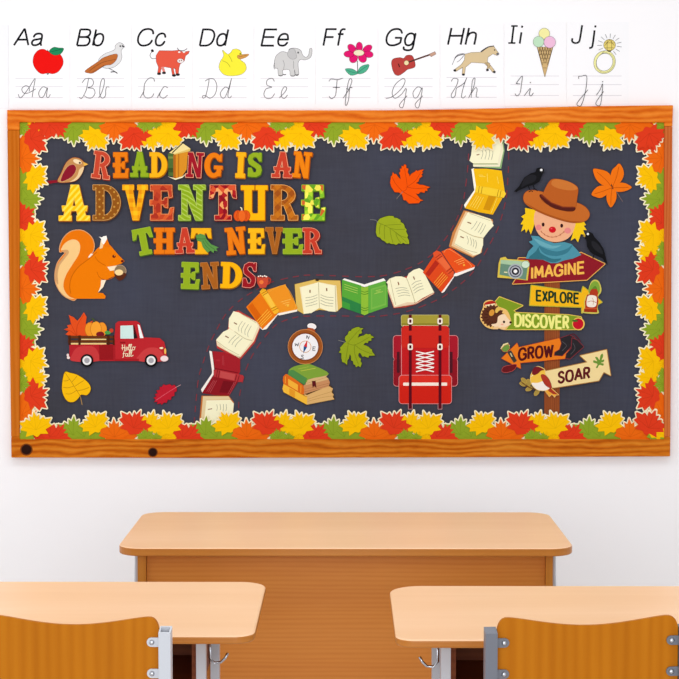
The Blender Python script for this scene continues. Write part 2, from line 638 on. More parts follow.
# G - guitar
c = card(378.4, 439.6, 24, 109, 'white alphabet card Gg with a red guitar', R1, 'Gg', (385.5, 28, 416.5, 51.8))
c.at(380, 20, 7).part('guitar_picture')
c.P('B9423E', "82 310 92 275 138 264 166 270 186 250 222 250 240 285 242 328 192 345 166 366 130 387 100 372", True, edge=('5A2018', .4))
c.S('6A3A30', 1.6, "190 298 350 242", smooth=False).S('3A2A28', .5, "200 296 350 242", smooth=False)
c.P('C9A08A', "345 240 384 222 391 238 358 256", edge=('5A3A30', .3)).E('F0DDA8', 185, 300, 16, edge=('5A2018', .3)).S('3A1A18', .9, "128 305 138 330")
c.part('cursive_letters')
c.S(LN, PEN, "40 550 88 535 150 480 176 428 158 411 108 450 85 510 105 548 150 520 182 475").S(LN, PEN, "186 480 165 598 146 613 138 590 190 530")
c.S(LN, PEN, "292 480 265 468 232 505 240 545 265 535 296 475 275 600 256 613 248 585 300 530")
c.build()
R2 = (77.5, 86.3, 97.3)
# H - horse
c = card(440.4, 503.6, 23.5, 108.4, 'white alphabet card Hh with a tan horse', R2, 'Hh', (447, 27, 477, 45.6))
c.at(440, 20, 7).part('horse_picture')
for s in ("175 240 130 250 105 270 85 315", "172 236 120 250 100 275", "170 245 140 280 118 295", "165 235 130 240 105 262"):
    c.S('4A4A52', .45, s)
c.P('DCC49A', "175 240 220 228 290 226 340 190 375 184 394 210 412 236 400 248 370 236 335 260 330 290 352 316 378 350 386 366 370 366 345 335 310 302 290 300 220 296 178 330 170 385 156 378 160 330 110 360 100 350 150 312 172 280", edge=('4A4030', .3))
c.P('C8AE84', "318 300 345 300 352 318 335 345 325 350 335 320", edge=('4A4030', .25))
c.S('3A3A42', 1.0, "285 222 335 190 378 182").E('2A2A2E', 382, 210, 5)
for x, y in ((104, 353), (164, 382), (332, 350), (380, 364)):
    c.E('2A2A2E', x, y, 10, 8)
c.E('6A6A70', 404, 238, 10, 8)
c.part('cursive_letters')
c.S(LN, PEN, "80 430 92 410 125 415 115 460 80 520 86 545 106 530 115 480 135 465 170 440 187 405 170 450 150 530 162 546 180 530")
c.S(LN, PEN, "200 545 235 470 245 408 226 430 218 545").S(LN, PEN, "220 512 248 474 260 488 253 535 270 540")
c.build()
R3 = (76, 84.6, 95.5)
# I - ice cream
c = card(504.4, 566, 22, 106.6, 'white alphabet card Ii with an ice cream cone', R3, None, None)
c.at(500, 20, 7)
c.S(INK, 1.9, "96 44 82 160", smooth=False, caps=False).S(INK, 1.6, "78 42 124 42", smooth=False, caps=False).S(INK, 1.6, "58 161 108 161", smooth=False, caps=False)
c.S(INK, 1.9, "150 86 138 165", smooth=False, caps=False).S(INK, 1.9, "156 40 153 54", smooth=False, caps=False)
c.part('ice_cream_picture')
c.P('D3B27C', "260 190 370 190 314 397", edge=('4A3A28', .3))
for i in range(6):
    t = i / 6
    c.S('5A4630', .45, [(260 + 18 * i, 190), (260 + 18 * i + (370 - 260 - 18 * i) * .35, 190 + 205 * (1 - i / 6) * .62 + 20 * (i / 6))], smooth=False)
    c.S('5A4630', .45, [(370 - 18 * i, 190), (370 - 18 * i - (110 - 18 * i) * .35, 190 + 205 * (1 - i / 6) * .62 + 20 * (i / 6))], smooth=False)
for y, hw in ((215, 46), (240, 39), (268, 31), (300, 22), (335, 13)):
    c.S('5A4630', .3, [(314 - hw, y), (314 + hw, y)], smooth=False)
c.E('F5EFA6', 310, 95, 37, edge=('6A6450', .3)).E('C2E4C4', 270, 152, 37, edge=('5A6A5A', .3)).E('F0BFDD', 348, 155, 40, edge=('6A4A60', .3))
c.part('cursive_letters')
c.S(LN, PEN, "112 445 155 392 150 450 140 510 118 531 105 515").S(LN, PEN, "112 445 140 447").S(LN, PEN, "170 530 212 478 205 520 218 531 234 510").E(LN, 213, 437, 4)
c.build()
# J - ring
c = card(566.8, 628.6, 22, 106.2, 'white alphabet card J j with a gold diamond ring', R3, None, None)
c.at(560, 20, 7)
c.S(INK, 1.9, "155 36 140 130 130 155 105 162 84 148 88 128", caps=False).S(INK, 1.9, "242 72 230 165 222 192 204 196", caps=False).S(INK, 1.9, "249 38 246 52", smooth=False, caps=False)
c.part('ring_picture')
c.S('3A3A32', 3.0, ell(312, 295, 66, 72, 25, 30), True, False).S('F3EFA8', 2.3, ell(312, 295, 66, 72, 25, 30), True, False)
c.S('5A5A48', .3, ell(316, 298, 62, 70, 25, 30), True, False)
c.P('3A3020', "325 205 368 205 355 222 335 222")
c.E('EBD67A', 347, 175, 40, 38, edge=('5A4A20', .4))
for s in ("310 160 384 160", "316 195 378 195", "330 140 330 210", "362 140 362 210", "312 180 330 160 347 138 364 160 382 180"):
    c.S('6A5420', .4, s, smooth=False)
for k in range(15):
    t = math.radians(k * 24 + 10)
    if 60 < math.degrees(t) % 360 < 120:
        continue
    c.S('4A4A55', .4, [(347 + 52 * math.cos(t), 175 + 50 * math.sin(t)), (347 + 86 * math.cos(t), 175 + 80 * math.sin(t))], smooth=False)
c.part('cursive_letters')
c.S(LN, PEN, "132 412 130 396 150 393 187 395 178 500 150 594 125 598 124 575 196 488").S(LN, PEN, "255 525 280 490 299 450 285 585 262 598 253 575 305 500").E(LN, 298, 432, 4)
c.build()
# ------------------------------------------------------------------ bulletin board
IN = (19.5, 122.2, 664.4, 439.3)      # the opening inside the frame, photo pixels
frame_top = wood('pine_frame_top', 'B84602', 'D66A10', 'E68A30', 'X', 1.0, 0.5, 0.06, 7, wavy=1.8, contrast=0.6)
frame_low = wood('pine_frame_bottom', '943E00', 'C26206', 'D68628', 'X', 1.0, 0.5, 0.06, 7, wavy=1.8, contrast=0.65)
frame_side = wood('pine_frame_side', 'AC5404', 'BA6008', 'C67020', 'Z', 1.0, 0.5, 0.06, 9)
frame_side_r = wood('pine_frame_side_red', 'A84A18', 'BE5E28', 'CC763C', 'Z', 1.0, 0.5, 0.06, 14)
knot_mat = paper('2A120C', 0.5)
knot_ring = paper('7A3A12', 0.5)

board = bpy.data.objects.new('bulletin_board', None)
COL.objects.link(board)
board.location = V(341, 457, -0.004)
board['label'] = 'wide charcoal bulletin board in an orange pine frame on the white wall'
board['category'] = 'bulletin board'


def finish(bm, name, mat, parent, loc=None, label=None, smooth=False, bevel=0.0, seg=2):
    me = bpy.data.meshes.new(name)
    bmesh.ops.recalc_face_normals(bm, faces=bm.faces)
    if bevel:
        es = [e for e in bm.edges if len(e.link_faces) == 2 and e.calc_face_angle(0) > 0.6]
        bmesh.ops.bevel(bm, geom=es, offset=bevel, segments=seg, affect='EDGES', profile=0.5, clamp_overlap=True)
    bm.to_mesh(me)
    bm.free()
    for m in (mat if isinstance(mat, (list, tuple)) else [mat]):
        me.materials.append(m)
    if smooth:
        for p in me.polygons:
            p.use_smooth = True
    ob = bpy.data.objects.new(name, me)
    COL.objects.link(ob)
    if parent is not None:
        ob.parent = parent
        ob.location = (loc or Vector((0, 0, 0))) - parent.matrix_basis.translation if loc is not None else Vector((0, 0, 0))
    elif loc is not None:
        ob.location = loc
    if label:
        ob['label'] = label
    return ob


def rail(name, pts, mat, yf, yb, label=None, bevel=0.0025):
    c = V(sum(p[0] for p in pts) / len(pts), sum(p[1] for p in pts) / len(pts), (yf + yb) / 2)
    bm = bmesh.new()
    f = [bm.verts.new(V(x, y, yf) - c) for x, y in pts]
    b = [bm.verts.new(v.co + Vector((0, yb - yf, 0))) for v in f]
    n = len(pts)
    bm.faces.new(f)
    bm.faces.new(b[::-1])
    for i in range(n):
        j = (i + 1) % n
        bm.faces.new([f[j], f[i], b[i], b[j]])
    return finish(bm, name, mat, board, c, label, bevel=bevel)


FY, BY = -0.034, -0.002
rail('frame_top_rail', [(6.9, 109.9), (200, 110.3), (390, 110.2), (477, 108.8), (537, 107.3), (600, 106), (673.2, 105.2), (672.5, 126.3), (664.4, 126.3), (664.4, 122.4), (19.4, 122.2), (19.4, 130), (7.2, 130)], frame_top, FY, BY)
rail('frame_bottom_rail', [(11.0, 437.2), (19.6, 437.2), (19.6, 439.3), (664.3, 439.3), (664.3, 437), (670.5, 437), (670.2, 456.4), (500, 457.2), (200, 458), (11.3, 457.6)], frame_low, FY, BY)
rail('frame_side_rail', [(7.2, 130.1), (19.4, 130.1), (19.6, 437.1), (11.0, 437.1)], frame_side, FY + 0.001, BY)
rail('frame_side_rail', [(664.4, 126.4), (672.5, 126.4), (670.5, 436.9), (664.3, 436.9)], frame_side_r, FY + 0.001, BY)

mp, nt, bs = node_mat('charcoal_backing', 0.85, 0.05)
vec = coords(nt, (16, 1, 1.2))
n1 = noise(nt, vec, 6, 4, 0.3)
n2 = noise(nt, coords(nt, (1, 1, 1)), 1.3, 3, 0.2)
n3 = noise(nt, coords(nt, (1.5, 1, 14)), 5, 3, 0.2)
cA = ramp(nt, n1, ((0.3, '36363F'), (0.7, '45464F')))
cB = ramp(nt, n3, ((0.3, '36363E'), (0.7, '44444E')))
cC = mixc(nt, 0.5, cA, cB)
cD = ramp(nt, n2, ((0.35, '38363B'), (0.65, '424659')))
nt.links.new(mixc(nt, 0.5, cC, cD), bs.inputs['Base Color'])
rail('backing_panel', [(13, 118), (668, 117), (668, 446), (14, 446)], mp, PANEL_Y, -0.004, bevel=0)

for (x, y, r) in ((26.4, 449.6, 5.0), (152.8, 452.3, 4.0)):
    bm = bmesh.new()
    c = V(x, y, FY)
    for rr, dy, mi in ((r * 1.25, -0.0004, 1), (r, -0.0009, 0)):
        vs = [bm.verts.new(V(px, py, FY + dy) - c) for px, py in ell(x, y, rr, rr * 0.97, 0, 24)]
        f = bm.faces.new(vs[::-1])
        f.material_index = mi
    me = bpy.data.meshes.new('knot')
    bm.to_mesh(me); bm.free()
    me.materials.append(knot_mat); me.materials.append(knot_ring)
    ob = bpy.data.objects.new('knot', me)
    COL.objects.link(ob)
    ob.parent = board
    ob.location = c - board.location
    ob['label'] = 'dark round knot in the bottom rail'

# ------------------------------------------------------------------ maple leaf border
HALF = [(0, 1.0), (.12, .66), (.30, .78), (.27, .46), (.52, .62), (.58, .46), (.96, .46), (.78, .20), (.92, .02), (.54, -.14), (.66, -.42), (.22, -.36), (.05, -.5)]
MAPLE = HALF + [(-x, y) for x, y in HALF[::-1][:-1] if x]
LC = {'r': 'E03C1E', 'o': 'EE6A10', 'y': 'FBC106', 'g': '8FA528'}
LV = {'r': 'C93418', 'o': 'D95C0C', 'y': 'EAB004', 'g': '7E9420'}
LNAME = {'r': 'red', 'o': 'orange', 'y': 'yellow', 'g': 'green'}


def leaf(cx, cy, s, rot, fx=1, rx=1.0):
    c, n = math.cos(math.radians(rot)), math.sin(math.radians(rot))
    return [(cx + s * (x * rx * c - y * n) * fx, cy - s * (x * rx * n + y * c)) for x, y in MAPLE]


# pattern along a strip: (offset along, height of the leaf centre above the frame, size, rotation, colour)
UNIT = [(-2, 1, 14, 8, 'g'), (32, 1, 13, -14, 'o'), (-54, 1, 12, 10, 'r'), (70, 2, 13, 6, 'y'), (-34, 1, 10, -8, 'r'), (-22.5, 6.5, 18.5, 3, 'g'), (-11, 4, 14, -60, 'g'), (19, 4.2, 18, -3, 'o'), (-40, 2.5, 17, 34, 'r'), (-46, 4, 14, 50, 'r'), (55, 14, 17, 12, 'y'), (73, 13.5, 17.5, -18, 'y'),
        (0, 15, 16.5, -27, 'y'), (38, 14, 18.5, 24, 'r'), (50, 2.5, 9.5, -12, 'g'), (60, 1, 7, 10, 'g')]


def border(name_label, place, bases, span, level, extra=()):
    """place(along, height) -> pixel; leaves keep their order so that later ones lie on top"""
    a = Art('leaf_border_strip', name_label, 'border', level, 'maple leaf border strips')
    items = []
    for u in UNIT:
        for b in bases:
            al = b + u[0]
            if span[0] - 6 < al < span[1] + 6:
                items.append((al,) + u[1:])
    items += list(extra)
    polys = []
    for al, h, s, r, col in items:
        h, s = h * 0.93, s * 0.96
        c, n = math.cos(math.radians(r)), math.sin(math.radians(r))
        pts = [place(al + s * (x * c - y * -n), h + s * (x * -n + y * c)) for x, y in MAPLE]
        pts = clip_rect(pts, IN[0], IN[1], IN[2], IN[3])
        ctr = place(al, h - s * 0.1)
        tips = [place(al + s * (x * c - y * -n) * .72, h + s * (x * -n + y * c) * .72) for x, y in ((0, 1), (.55, .62), (-.55, .62), (.92, .2), (-.92, .2))]
        if len(pts) >= 3:
            polys.append((pts, col, ctr, tips))
    a.part('cream_backing')
    for pts, col, ctr, tips in polys:
        st = stroke_polys(pts, 2.5, True)
        out = [q for q in (clip_rect(p, IN[0], IN[1], IN[2], IN[3]) for p in st) if len(q) > 2]
        a.X('FFF4CE', out + [pts], TH, dk=0.3)
    for pts, col, ctr, tips in polys:
        a.part('maple_leaf', LNAME[col] + ' maple leaf')
        a.P(LC[col], pts)
        if IN[0] < ctr[0] < IN[2] and IN[1] < ctr[1] < IN[3]:
            vn = [q for t in tips if IN[0] < t[0] < IN[2] and IN[1] < t[1] < IN[3] for q in stroke_polys([ctr, t], .45, False, False)]
            if len(vn) > 1:
                a.X(LV[col], vn, dk=0.4)
                a.k -= 0.4
    a.build()


XB = [95.5, 228, 355.5, 482.5, 611]
border('maple leaf border strip along the top edge of the board', lambda u, h: (u, IN[1] + h), XB, (44, 650), 5)
border('maple leaf border strip along the bottom edge of the board', lambda u, h: (u, IN[3] - h), XB, (44, 652), 5,
       extra=((24, 1, 12, 0, 'g'), (659, 2, 14, 0, 'g'), (655, 8, 14, 30, 'y'), (36, 12, 18, -8, 'y'), (648.5, 14, 18.5, 22, 'r')))
YB = [177, 307.5, 434]
SIDE = (125, 432)
border('maple leaf border strip down the left edge of the board', lambda u, h: (IN[0] + h, -u), [-y for y in YB], (-424, -122), 4)
border('maple leaf border strip down the right edge of the board', lambda u, h: (IN[2] - h, -u), [-y for y in YB], (-416, -122), 4)
# ------------------------------------------------------------------ cut-out title letters (slab serif)
def arcs(cx, cy, rx, ry, a0, a1, n=14):
    return [(cx + rx * math.cos(math.radians(a0 + (a1 - a0) * i / n)), cy + ry * math.sin(math.radians(a0 + (a1 - a0) * i / n))) for i in range(n + 1)]


def band(outer, inner):
    return [[outer[i], outer[i + 1], inner[i + 1], inner[i]] for i in range(len(outer) - 1)]


def box(x0, y0, x1, y1):
    return [(x0, y0), (x1, y0), (x1, y1), (x0, y1)]


GLYPH = {
    'I': [box(28, 0, 72, 100), box(10, 0, 90, 15), box(10, 86, 90, 100)],
    'E': [box(18, 0, 47, 100), box(6, 0, 94, 16), box(6, 84, 90, 100), [(76, 84), (90, 84), (92, 66), (80, 64)], [(78, 15), (94, 16), (98, 36), (84, 34)],
          box(40, 44, 68, 56), [(60, 38), (74, 35), (74, 65), (60, 62)], [(20, 43), (4, 43), (4, 57), (20, 57)]],
    'N': [box(15, 0, 33, 100), box(67, 0, 85, 100), [(15, 100), (37, 100), (85, 0), (63, 0)], box(4, 0, 44, 13), box(4, 88, 36, 100), box(56, 88, 96, 100)],
    'A': [[(12, 0), (32, 0), (57, 96), (40, 100)], [(64, 0), (90, 0), (64, 100), (43, 96)], [(38, 100), (40, 86), (60, 86), (64, 100)], box(26, 28, 76, 40), box(0, 0, 40, 13), box(58, 0, 100, 13),
          [(12, 27), (24, 27), (26, 41), (10, 41)], [(76, 27), (90, 27), (92, 41), (74, 41)]],
    'D': [box(13, 0, 40, 100), box(2, 0, 42, 13), box(2, 87, 42, 100)] + band(arcs(40, 50, 58, 50, 90, -90), arcs(40, 50, 31, 37, 90, -90)),
    'R': [box(13, 0, 39, 100), box(2, 0, 50, 13), box(2, 87, 40, 100)] + band(arcs(40, 71, 50, 29, 90, -90), arcs(40, 71, 24, 16, 90, -90)) +
         [[(46, 48), (70, 46), (92, 8), (68, 4)], [(66, 0), (100, 0), (100, 13), (64, 13)]],
    'V': [[(8, 100), (36, 100), (58, 6), (42, 0)], [(70, 100), (92, 100), (64, 0), (50, 4)], box(1, 87, 44, 100), box(60, 87, 99, 100), [(41, 0), (64, 0), (66, 12), (38, 12)]],
    'T': [box(36, 0, 65, 100), box(6, 83, 94, 100), [(3, 62), (15, 64), (24, 84), (5, 84)], [(97, 62), (85, 64), (76, 84), (95, 84)], box(22, 0, 79, 13)],
    'U': [box(16, 18, 41, 100), box(65, 18, 87, 100), box(4, 88, 50, 100), box(56, 88, 97, 100), [(16, 20), (22, 6), (36, 0), (66, 0), (87, 0), (87, 20), (65, 22), (62, 18), (46, 18), (41, 24)]],
    'H': [box(14, 0, 38, 100), box(62, 0, 86, 100), box(30, 44, 70, 57), box(4, 0, 47, 13), box(4, 87, 47, 100), box(53, 0, 96, 13), box(53, 87, 96, 100), box(2, 43, 16, 58)],
    'G': band(arcs(50, 50, 49, 50, 38, 330, 24), arcs(52, 50, 24, 34, 38, 330, 24)) + [box(54, 36, 98, 48), box(70, 8, 90, 46), [(78, 68), (92, 68), (92, 98), (82, 92)]],
    'S': band([(95, 70), (90, 90), (70, 100), (40, 100), (13, 90), (4, 72), (12, 55), (34, 46), (56, 38), (66, 28), (58, 16), (40, 16), (26, 36), (6, 36)],
              [(77, 70), (72, 79), (60, 85), (44, 85), (34, 79), (34, 71), (46, 64), (68, 55), (90, 45), (97, 28), (88, 9), (62, 0), (30, 0), (4, 2)]) + [box(82, 66, 96, 100)],
}


def letter(ch, box_, face, edge, label, group, rot=0, ew=0.55, shadow='6A3A14', sh=(0.6, 0.8), level=9):
    x0, y0, x1, y1 = box_
    x0 += ew + .45; x1 -= ew + .75; y0 += ew; y1 -= ew + .5
    c, s = math.cos(math.radians(rot)), math.sin(math.radians(rot))
    mx, my = (x0 + x1) / 2, (y0 + y1) / 2
    polys = []
    for p in GLYPH[ch]:
        q = []
        for gx, gy in p:
            x = x0 + gx / 100 * (x1 - x0) - mx
            y = y1 - gy / 100 * (y1 - y0) - my
            q.append((mx + x * c + y * s, my - x * s + y * c))
        polys.append(q)
    a = Art('letter_cutout', label, 'letter', level, group)

    def grow(w, dx=0, dy=0):
        out = []
        for p in polys:
            p = [(x + dx, y + dy) for x, y in p]
            out += stroke_polys(p, w * 2, True) + [p]
        return out

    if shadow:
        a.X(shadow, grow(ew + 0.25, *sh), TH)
    a.X(edge, grow(ew), 0 if shadow else TH)
    a.X(face, polys)
    return a.build()


OR, YE, GR, RD, BR, MA = 'EC7D12', 'F8B41A', '93AE22', 'C8402C', 'A9601F', '981822'
st_yellow = stripes_mat('yellow_diagonal_stripes', 'F6B908', 'FAD94A', 0.019, -42, 0.1, 0.6)
dot_brown = dots_mat('brown_dots', '8A5018', 'C08A3A', 0.021, 0.19)
pl_yellow = plaid_mat('yellow_plaid', 'F4B81C', 'E08A10', 'DC8A10', 0.034)
cf_red = confetti_mat('red_leaf_print', ('B03A24', 'BC4426', 'A43020', 'D0582A', 'C04A28'), 0.022)
wv_green = wavy_mat('green_wavy_lines', '86A41E', 'A8C04E', 0.017)
cf_maroon = confetti_mat('maroon_leaf_print', ('98141E', '8A1220', 'A81E22', 'D0502E', 'E8A060'), 0.018)
ar_brown = plaid_mat('brown_argyle', 'BE6E1A', 'A45618', '8A4218', 0.040, 45)
cf_green = confetti_mat('green_confetti', ('7CB82A', 'A4CE30', 'F2E85A', '5E9A24', 'C8602C', 'E6DC50'), 0.020)

W1, W2, W3, W4 = 'letters of the first line', 'letters of the second line', 'letters of the third line', 'letters of the last line'
PK = 'F3A985'
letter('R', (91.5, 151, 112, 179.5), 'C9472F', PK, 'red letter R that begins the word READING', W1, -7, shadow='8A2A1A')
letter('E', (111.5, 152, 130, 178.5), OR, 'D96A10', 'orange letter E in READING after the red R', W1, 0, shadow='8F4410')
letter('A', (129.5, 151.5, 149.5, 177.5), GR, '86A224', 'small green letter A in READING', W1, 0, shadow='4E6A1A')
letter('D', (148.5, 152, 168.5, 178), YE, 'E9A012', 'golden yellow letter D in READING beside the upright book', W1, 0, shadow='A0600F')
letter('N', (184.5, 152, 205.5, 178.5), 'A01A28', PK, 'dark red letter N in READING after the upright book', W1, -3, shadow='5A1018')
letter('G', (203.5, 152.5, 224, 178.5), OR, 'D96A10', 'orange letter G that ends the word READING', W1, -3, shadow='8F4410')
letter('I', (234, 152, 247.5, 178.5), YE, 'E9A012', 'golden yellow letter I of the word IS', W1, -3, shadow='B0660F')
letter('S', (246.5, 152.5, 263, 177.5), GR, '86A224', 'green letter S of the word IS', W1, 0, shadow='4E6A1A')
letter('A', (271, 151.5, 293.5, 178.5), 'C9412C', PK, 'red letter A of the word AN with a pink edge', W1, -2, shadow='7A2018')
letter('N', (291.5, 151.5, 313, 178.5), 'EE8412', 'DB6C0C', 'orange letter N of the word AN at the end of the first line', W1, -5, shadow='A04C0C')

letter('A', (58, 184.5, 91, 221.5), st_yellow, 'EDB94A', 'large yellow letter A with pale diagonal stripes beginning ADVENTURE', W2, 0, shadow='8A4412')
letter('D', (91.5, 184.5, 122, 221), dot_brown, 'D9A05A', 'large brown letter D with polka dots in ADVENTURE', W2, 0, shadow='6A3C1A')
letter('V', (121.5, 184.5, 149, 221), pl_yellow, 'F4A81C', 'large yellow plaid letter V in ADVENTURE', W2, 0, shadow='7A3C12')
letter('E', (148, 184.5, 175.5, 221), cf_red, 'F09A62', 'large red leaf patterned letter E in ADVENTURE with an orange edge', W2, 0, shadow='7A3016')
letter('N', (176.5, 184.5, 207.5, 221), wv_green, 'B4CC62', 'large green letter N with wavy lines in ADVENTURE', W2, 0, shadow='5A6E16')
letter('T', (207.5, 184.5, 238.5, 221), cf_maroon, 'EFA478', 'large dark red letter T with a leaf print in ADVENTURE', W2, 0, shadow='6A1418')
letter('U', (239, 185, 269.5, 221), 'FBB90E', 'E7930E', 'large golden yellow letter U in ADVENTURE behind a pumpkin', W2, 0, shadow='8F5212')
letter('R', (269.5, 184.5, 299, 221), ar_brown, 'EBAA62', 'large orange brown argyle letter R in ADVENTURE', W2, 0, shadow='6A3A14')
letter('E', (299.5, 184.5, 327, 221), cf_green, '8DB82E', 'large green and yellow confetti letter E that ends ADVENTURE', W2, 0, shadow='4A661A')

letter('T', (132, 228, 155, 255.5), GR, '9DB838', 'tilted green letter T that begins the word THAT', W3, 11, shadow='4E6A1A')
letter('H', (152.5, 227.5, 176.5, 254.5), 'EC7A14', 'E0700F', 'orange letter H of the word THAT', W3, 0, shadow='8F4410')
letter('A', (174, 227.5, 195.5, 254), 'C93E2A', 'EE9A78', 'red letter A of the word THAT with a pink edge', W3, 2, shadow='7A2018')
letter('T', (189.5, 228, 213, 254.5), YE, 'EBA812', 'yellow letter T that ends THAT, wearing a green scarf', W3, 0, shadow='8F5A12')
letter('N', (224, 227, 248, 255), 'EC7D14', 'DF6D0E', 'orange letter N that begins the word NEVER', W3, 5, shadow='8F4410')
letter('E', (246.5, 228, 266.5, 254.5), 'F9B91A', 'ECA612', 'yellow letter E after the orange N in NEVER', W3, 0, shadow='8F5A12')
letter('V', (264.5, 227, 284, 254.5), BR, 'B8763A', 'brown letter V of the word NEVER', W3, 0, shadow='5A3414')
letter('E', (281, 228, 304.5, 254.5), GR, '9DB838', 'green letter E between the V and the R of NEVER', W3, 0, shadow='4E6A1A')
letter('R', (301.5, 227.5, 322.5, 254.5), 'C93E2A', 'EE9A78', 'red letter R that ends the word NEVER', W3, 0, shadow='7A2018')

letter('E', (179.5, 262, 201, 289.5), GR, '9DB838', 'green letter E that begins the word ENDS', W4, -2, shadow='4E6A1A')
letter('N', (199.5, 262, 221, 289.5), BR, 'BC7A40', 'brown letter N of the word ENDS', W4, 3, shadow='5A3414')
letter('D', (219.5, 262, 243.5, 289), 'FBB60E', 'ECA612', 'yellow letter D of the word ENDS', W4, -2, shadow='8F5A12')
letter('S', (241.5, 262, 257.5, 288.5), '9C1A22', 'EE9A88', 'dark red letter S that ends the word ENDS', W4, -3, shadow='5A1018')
# ------------------------------------------------------------------ small cut-outs by the title
a = Art('book_cutout', 'brown book standing upright as the letter I in READING', 'book', 10).at(125, 135, 7)
a.part('spine').P('4E6B34', "300 130 340 128 340 290 304 285", thick=TH).P('7A8A44', "302 150 340 150 340 165 302 165").P('3A5228', "302 230 340 232 340 262 302 260")
a.part('cover').P('B4661F', "338 135 358 128 356 302 338 302", thick=TH).P('D98E26', "355 130 442 96 432 240 396 296 355 302").P('B8701E', "372 126 380 123 378 296 370 298")
a.part('pages').P('F2DC96', "308 125 400 55 458 95 345 132", thick=TH).P('E0BF66', "345 132 458 95 456 112 345 138").part('pages').P('F6EBC4', "298 290 355 304 400 290 432 270 400 300 352 314")
a.part('bookmark').S('2E2A22', 1.0, "330 126 408 52", smooth=False)
a.build()
a = Art('pumpkin_cutout', 'small orange pumpkin at the foot of the letter U in ADVENTURE', 'pumpkin', 10).at(215, 135, 7)
a.part('flesh')
a.E('E2571C', 160, 565, 28, 36, thick=TH, edge=('B03A10', .4)).E('E2571C', 216, 565, 28, 36, edge=('B03A10', .4)).E('EA6822', 188, 566, 24, 38, edge=('C04812', .4))
a.S('C04812', .5, "160 532 152 565 160 598").S('C04812', .5, "216 532 224 565 216 598")
a.part('stem').P('F3E0B4', "182 528 192 526 190 510 178 503 176 510 184 515", thick=TH)
a.build()
a = Art('scarf_cutout', 'green fringed scarf tied round the last T of THAT', 'scarf', 10).at(200, 205, 7)
a.P('5C9448', "-30 215 0 200 35 210 46 240 78 275 132 298 112 306 124 324 98 318 96 336 72 320 52 334 20 297 8 258 -20 250", thick=TH)
a.S('3E7434', .6, "-20 235 10 238 40 236").S('3E7434', .5, "20 250 40 285 70 312").S('3E7434', .5, "36 245 60 280 104 312")
a.build()
a = Art('mug_cutout', 'small red mug of marshmallows beside the S of ENDS', 'mug', 10).at(200, 205, 7)
a.part('handle').S('A8382C', 1.6, "474 508 492 520 486 545 466 556")
a.part('cup').P('C84A34', "396 502 476 500 480 535 462 578 420 582 402 550", thick=TH).E('8E2E22', 436, 502, 40, 7).E('EE7A3A', 430, 540, 15, 14)
a.part('marshmallows')
for x, y in ((410, 500), (424, 496), (438, 500), (452, 496), (464, 501)):
    a.E('F6E8DC', x, y, 6, 5)
a.build()
a = Art('songbird_cutout', 'tan bird with a dark red wing perched left of the title', 'bird', 8).at(35, 135, 7)
a.part('tail').P('8E1828', "84 320 120 318 168 314 165 332 130 336 98 342", thick=TH)
a.part('body').P('C58C52', "160 327 185 265 218 195 262 160 308 164 338 186 344 212 328 268 292 315 240 330", True, thick=TH, edge=('7A2A22', .5))
a.P('EBCB9A', "343 222 328 270 292 314 242 328 270 312 298 280 312 240", True)
a.part('wing').P('8C1A2C', "180 322 200 262 236 216 272 208 288 240 262 288 215 316", True, edge=('D9A878', .4))
a.part('face').E('F6DDB4', 297, 187, 31, 15, 20).E('3A1A14', 314, 195, 8, 7)
a.part('beak').P('E8B048', "338 188 373 205 342 218")
a.build()

# ------------------------------------------------------------------ squirrel
a = Art('squirrel_cutout', 'large orange squirrel holding an acorn', 'squirrel', 3).at(40, 220, 7)
a.part('tail')
a.P('EA760A', "140 222 142 180 165 128 205 88 255 72 305 78 352 112 376 160 372 215 340 262 300 330 260 420 250 552 195 545 150 510 115 450 106 385 120 310 150 262 176 232 160 218", True, thick=TH, edge=('D9A070', .8))
a.P('F6C986', "146 212 172 165 218 138 258 142 281 178 272 238 228 310 186 378 165 440 170 490 205 536 245 551 200 547 150 510 116 450 108 385 122 312 165 260 198 228 180 208", True)
a.P('D3A06A', "158 215 190 208 202 230 170 275 138 320 124 380 128 450 112 430 106 385 122 312 160 262 180 232", True)
a.part('body')
a.P('EE7C04', "400 200 345 262 272 322 222 388 206 460 215 520 250 551 455 551 460 532 440 512 405 508 426 468 430 418 470 415 520 392 532 362 500 345 474 330 520 322 570 305 592 288 545 240 500 186 465 150 428 178", False, thick=TH)
a.P('FCE9CC', "428 420 462 420 442 470 406 508 424 465").P('FBE3C0', "470 328 560 316 532 350 490 356").P('FBE9D4', "335 262 355 235 372 238 348 262")
a.S('C96202', .8, "400 222 345 270 272 326 224 392 208 460 216 515").S('C96202', .6, "398 362 415 398 455 418 500 408 525 390").S('C96202', .6, "385 255 410 290 460 320")
a.part('ear').P('F4CFA0', "416 202 426 140 446 150 438 196").P('E8740A', "450 185 466 120 492 190").P('FBF6EE', "413 116 432 122 444 114 466 110 470 132 456 156 446 172 432 158 428 134")
a.part('eye').E('6A1A10', 518, 254, 12, 11).E('EE9A40', 522, 250, 4)
a.part('nose').E('6A1E14', 576, 288, 10, 9)
a.part('acorn').E('8A7458', 562, 358, 40, 42, edge=('C9A890', .4)).P('5A2A18', "524 372 600 372 588 408 556 424 532 402", True).E('F8D89C', 553, 367, 29, 21)
a.build()

